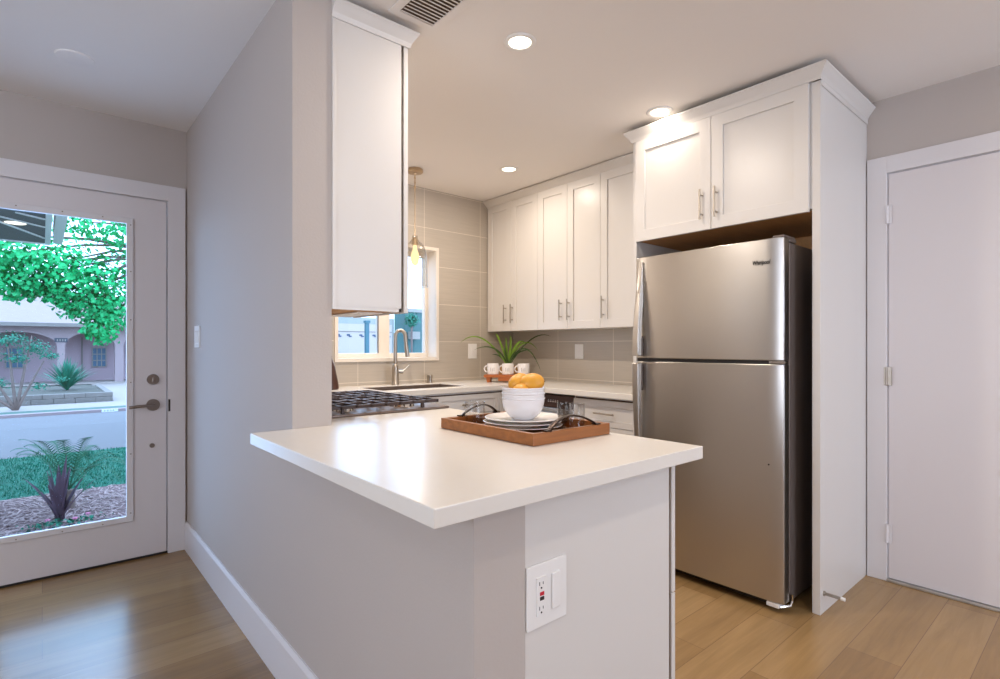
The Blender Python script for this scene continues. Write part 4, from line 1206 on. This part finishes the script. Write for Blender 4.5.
def neighbour_house():
    Y0 = 25.0
    t = thing('neighbour_house', 'pale stucco house with an arched porch across the street', 'house', (1, Y0, GZ))
    cols = [(-2.2, -1.75), (.405, .628), (2.106, 2.375), (4.1, 4.4)]
    m = MB()
    def arch(u0, u1, zs, zt):
        # spandrel above an elliptical arch
        n = 16; top = 2.02
        for i in range(n):
            a0, a1 = PI - PI * i / n, PI - PI * (i + 1) / n
            xa, xb = (u0 + u1) / 2 + (u1 - u0) / 2 * math.cos(a0), (u0 + u1) / 2 + (u1 - u0) / 2 * math.cos(a1)
            za, zb = zs + (zt - zs) * math.sin(a0), zs + (zt - zs) * math.sin(a1)
            m.prism([(xa, za), (xb, zb), (xb, top), (xa, top)], lambda u, v: (u, Y0, v), lambda u, v: (u, Y0 + .3, v))
    for a, b in cols: m.box(a, b, Y0, Y0 + .3, GZ, 2.02)
    for (a, b), (c, d) in zip(cols, cols[1:]): arch(b, c, 1.25, 1.74)
    m.build('arcade', M_stucco, t)
    MB().box(-6, -2.2, Y0, Y0 + .3, GZ, 2.02).box(4.4, 9, Y0, Y0 + .3, GZ, 2.02).build('front_wall', M_stucco, t)
    MB().box(-6, 9, Y0 + 1.5, Y0 + 5, GZ, 2.05).build('porch_wall', M_porchwall, t)
    MB().prism([(Y0 - .45, 2.02), (Y0 + 3.6, 3.42), (Y0 + 7.5, 2.02), (Y0 + 7.5, 1.95), (Y0 - .45, 1.95)], lambda u, v: (-7, u, v), lambda u, v: (10, u, v)).build('roof', M_roof, t)
    MB().box(-7, 10, Y0 - .50, Y0 - .455, 1.93, 2.06).build('gutter', M_block, t)
    MB().box(-6, 9, Y0 - .3, Y0 + 1.5, GZ, GZ + .05).build('porch_floor', M_walk, t)
    for x0, x1, z0, z1 in ((-1.02, -.52, .43, 1.19), (1.49, 1.95, .42, 1.19)):
        w = MB().box(x0, x1, Y0 + 1.46, Y0 + 1.5, z0, z1).build('window', M_blue, t)
        g_ = MB()
        for i in range(4): g_.box(x0 + (x1 - x0 - .03) * i / 3, x0 + (x1 - x0 - .03) * i / 3 + .03, Y0 + 1.44, Y0 + 1.46, z0, z1)
        for i in range(4): g_.box(x0, x1, Y0 + 1.44, Y0 + 1.46, z0 + (z1 - z0 - .03) * i / 3, z0 + (z1 - z0 - .03) * i / 3 + .03)
        g_.build('muntins', M_fascia, w)
    MB().box(1.16, 1.20, Y0 + 1.45, Y0 + 1.5, GZ, 1.6).build('porch_door_jamb', M_block, t)
    p = MB().box(.335, .70, Y0 - .03, Y0, 1.385, 1.535).build('address_plaque', mat('plaque_slate', (.06, .06, .08), .6), t)
    m = MB()
    for x in (.40, .475, .55, .62): m.box(x, x + .028, Y0 - .036, Y0 - .03, 1.42, 1.50)
    m.build('plaque_digits', M_fascia, p)
neighbour_house()

# outside the kitchen window
def side_garage():
    M_pb = mat('pale_blue_siding', (.34, .34, .30), .8, var=.03)
    M_wh = mat('white_garage_door', (.52, .42, .36), .7)
    t = thing('neighbour_garage', 'white garage door with a row of small dark lights seen through the kitchen window', 'garage', (4.2, 9.0, GZ))
    MB().box(3.0, 5.10, 9.06, 12, GZ, 1.74).build('wall', M_pb, t)
    d = MB().box(3.0, 5.02, 9.0, 9.055, GZ, 1.62).build('garage_door', M_wh, t)
    MB().box(3.0, 5.02, 8.992, 9.0, 1.475, 1.485).build('panel_line', M_side, d)
    m = MB()
    for x in (3.30, 3.62, 3.93, 4.12, 4.36, 4.62, 4.90):
        m.box(x, x + .055, 8.99, 9.0, 1.405, 1.432); m.box(x + .035, x + .085, 8.99, 9.0, 1.385, 1.405)
    m.build('door_lights', mat('blue_black', (.03, .06, .12), .4), d)
    t = thing('side_fence', 'tall blue-green fence right of the garage, seen through the kitchen window', 'fence', (6.5, 9.0, GZ))
    m = MB()
    for i in range(16): m.box(5.10 + i * .20, 5.295 + i * .20, 9.02, 9.05, GZ, 1.93)
    m.build('boards', mat('teal_boards', (.07, .15, .14), .8, var=.15, vscale=2), t)
    MB().box(5.10, 8.3, 8.99, 9.02, 1.88, 1.95).build('top_rail', M_fascia, t)
    o = MB().box(5.36, 5.56, 8.86, 8.99, 1.35, 1.50).build('meter_box', M_fascia, origin=(5.46, 8.99, 1.35), bevel=.01)
    tag(o, 'small white meter box fixed to the blue-green fence', 'meter box')
    m = MB(); leaves(m, (5.30, 8.75, 1.72), .14, 260, .05, .1, 1.1)
    t = thing('climbing_shrub', 'bright green shrub in front of the blue-green fence', 'shrub', (5.30, 8.75, GZ))
    m.build('foliage', M_teal, t, recalc=False)
    MB().tube([(5.30, 8.75, GZ), (5.30, 8.75, 1.6)], .02, n=8).build('stem', M_bark, t)
    o = MB().box(3.235, 3.28, 6.48, 6.53, GZ, 1.52).box(3.225, 3.29, 6.47, 6.54, 1.52, 1.55).build('yard_post', mat('blue_post', (.06, .16, .19), .6), origin=(3.3, 6.5, GZ))
    tag(o, 'blue square post standing between the kitchen window and the garage', 'post')
side_garage()
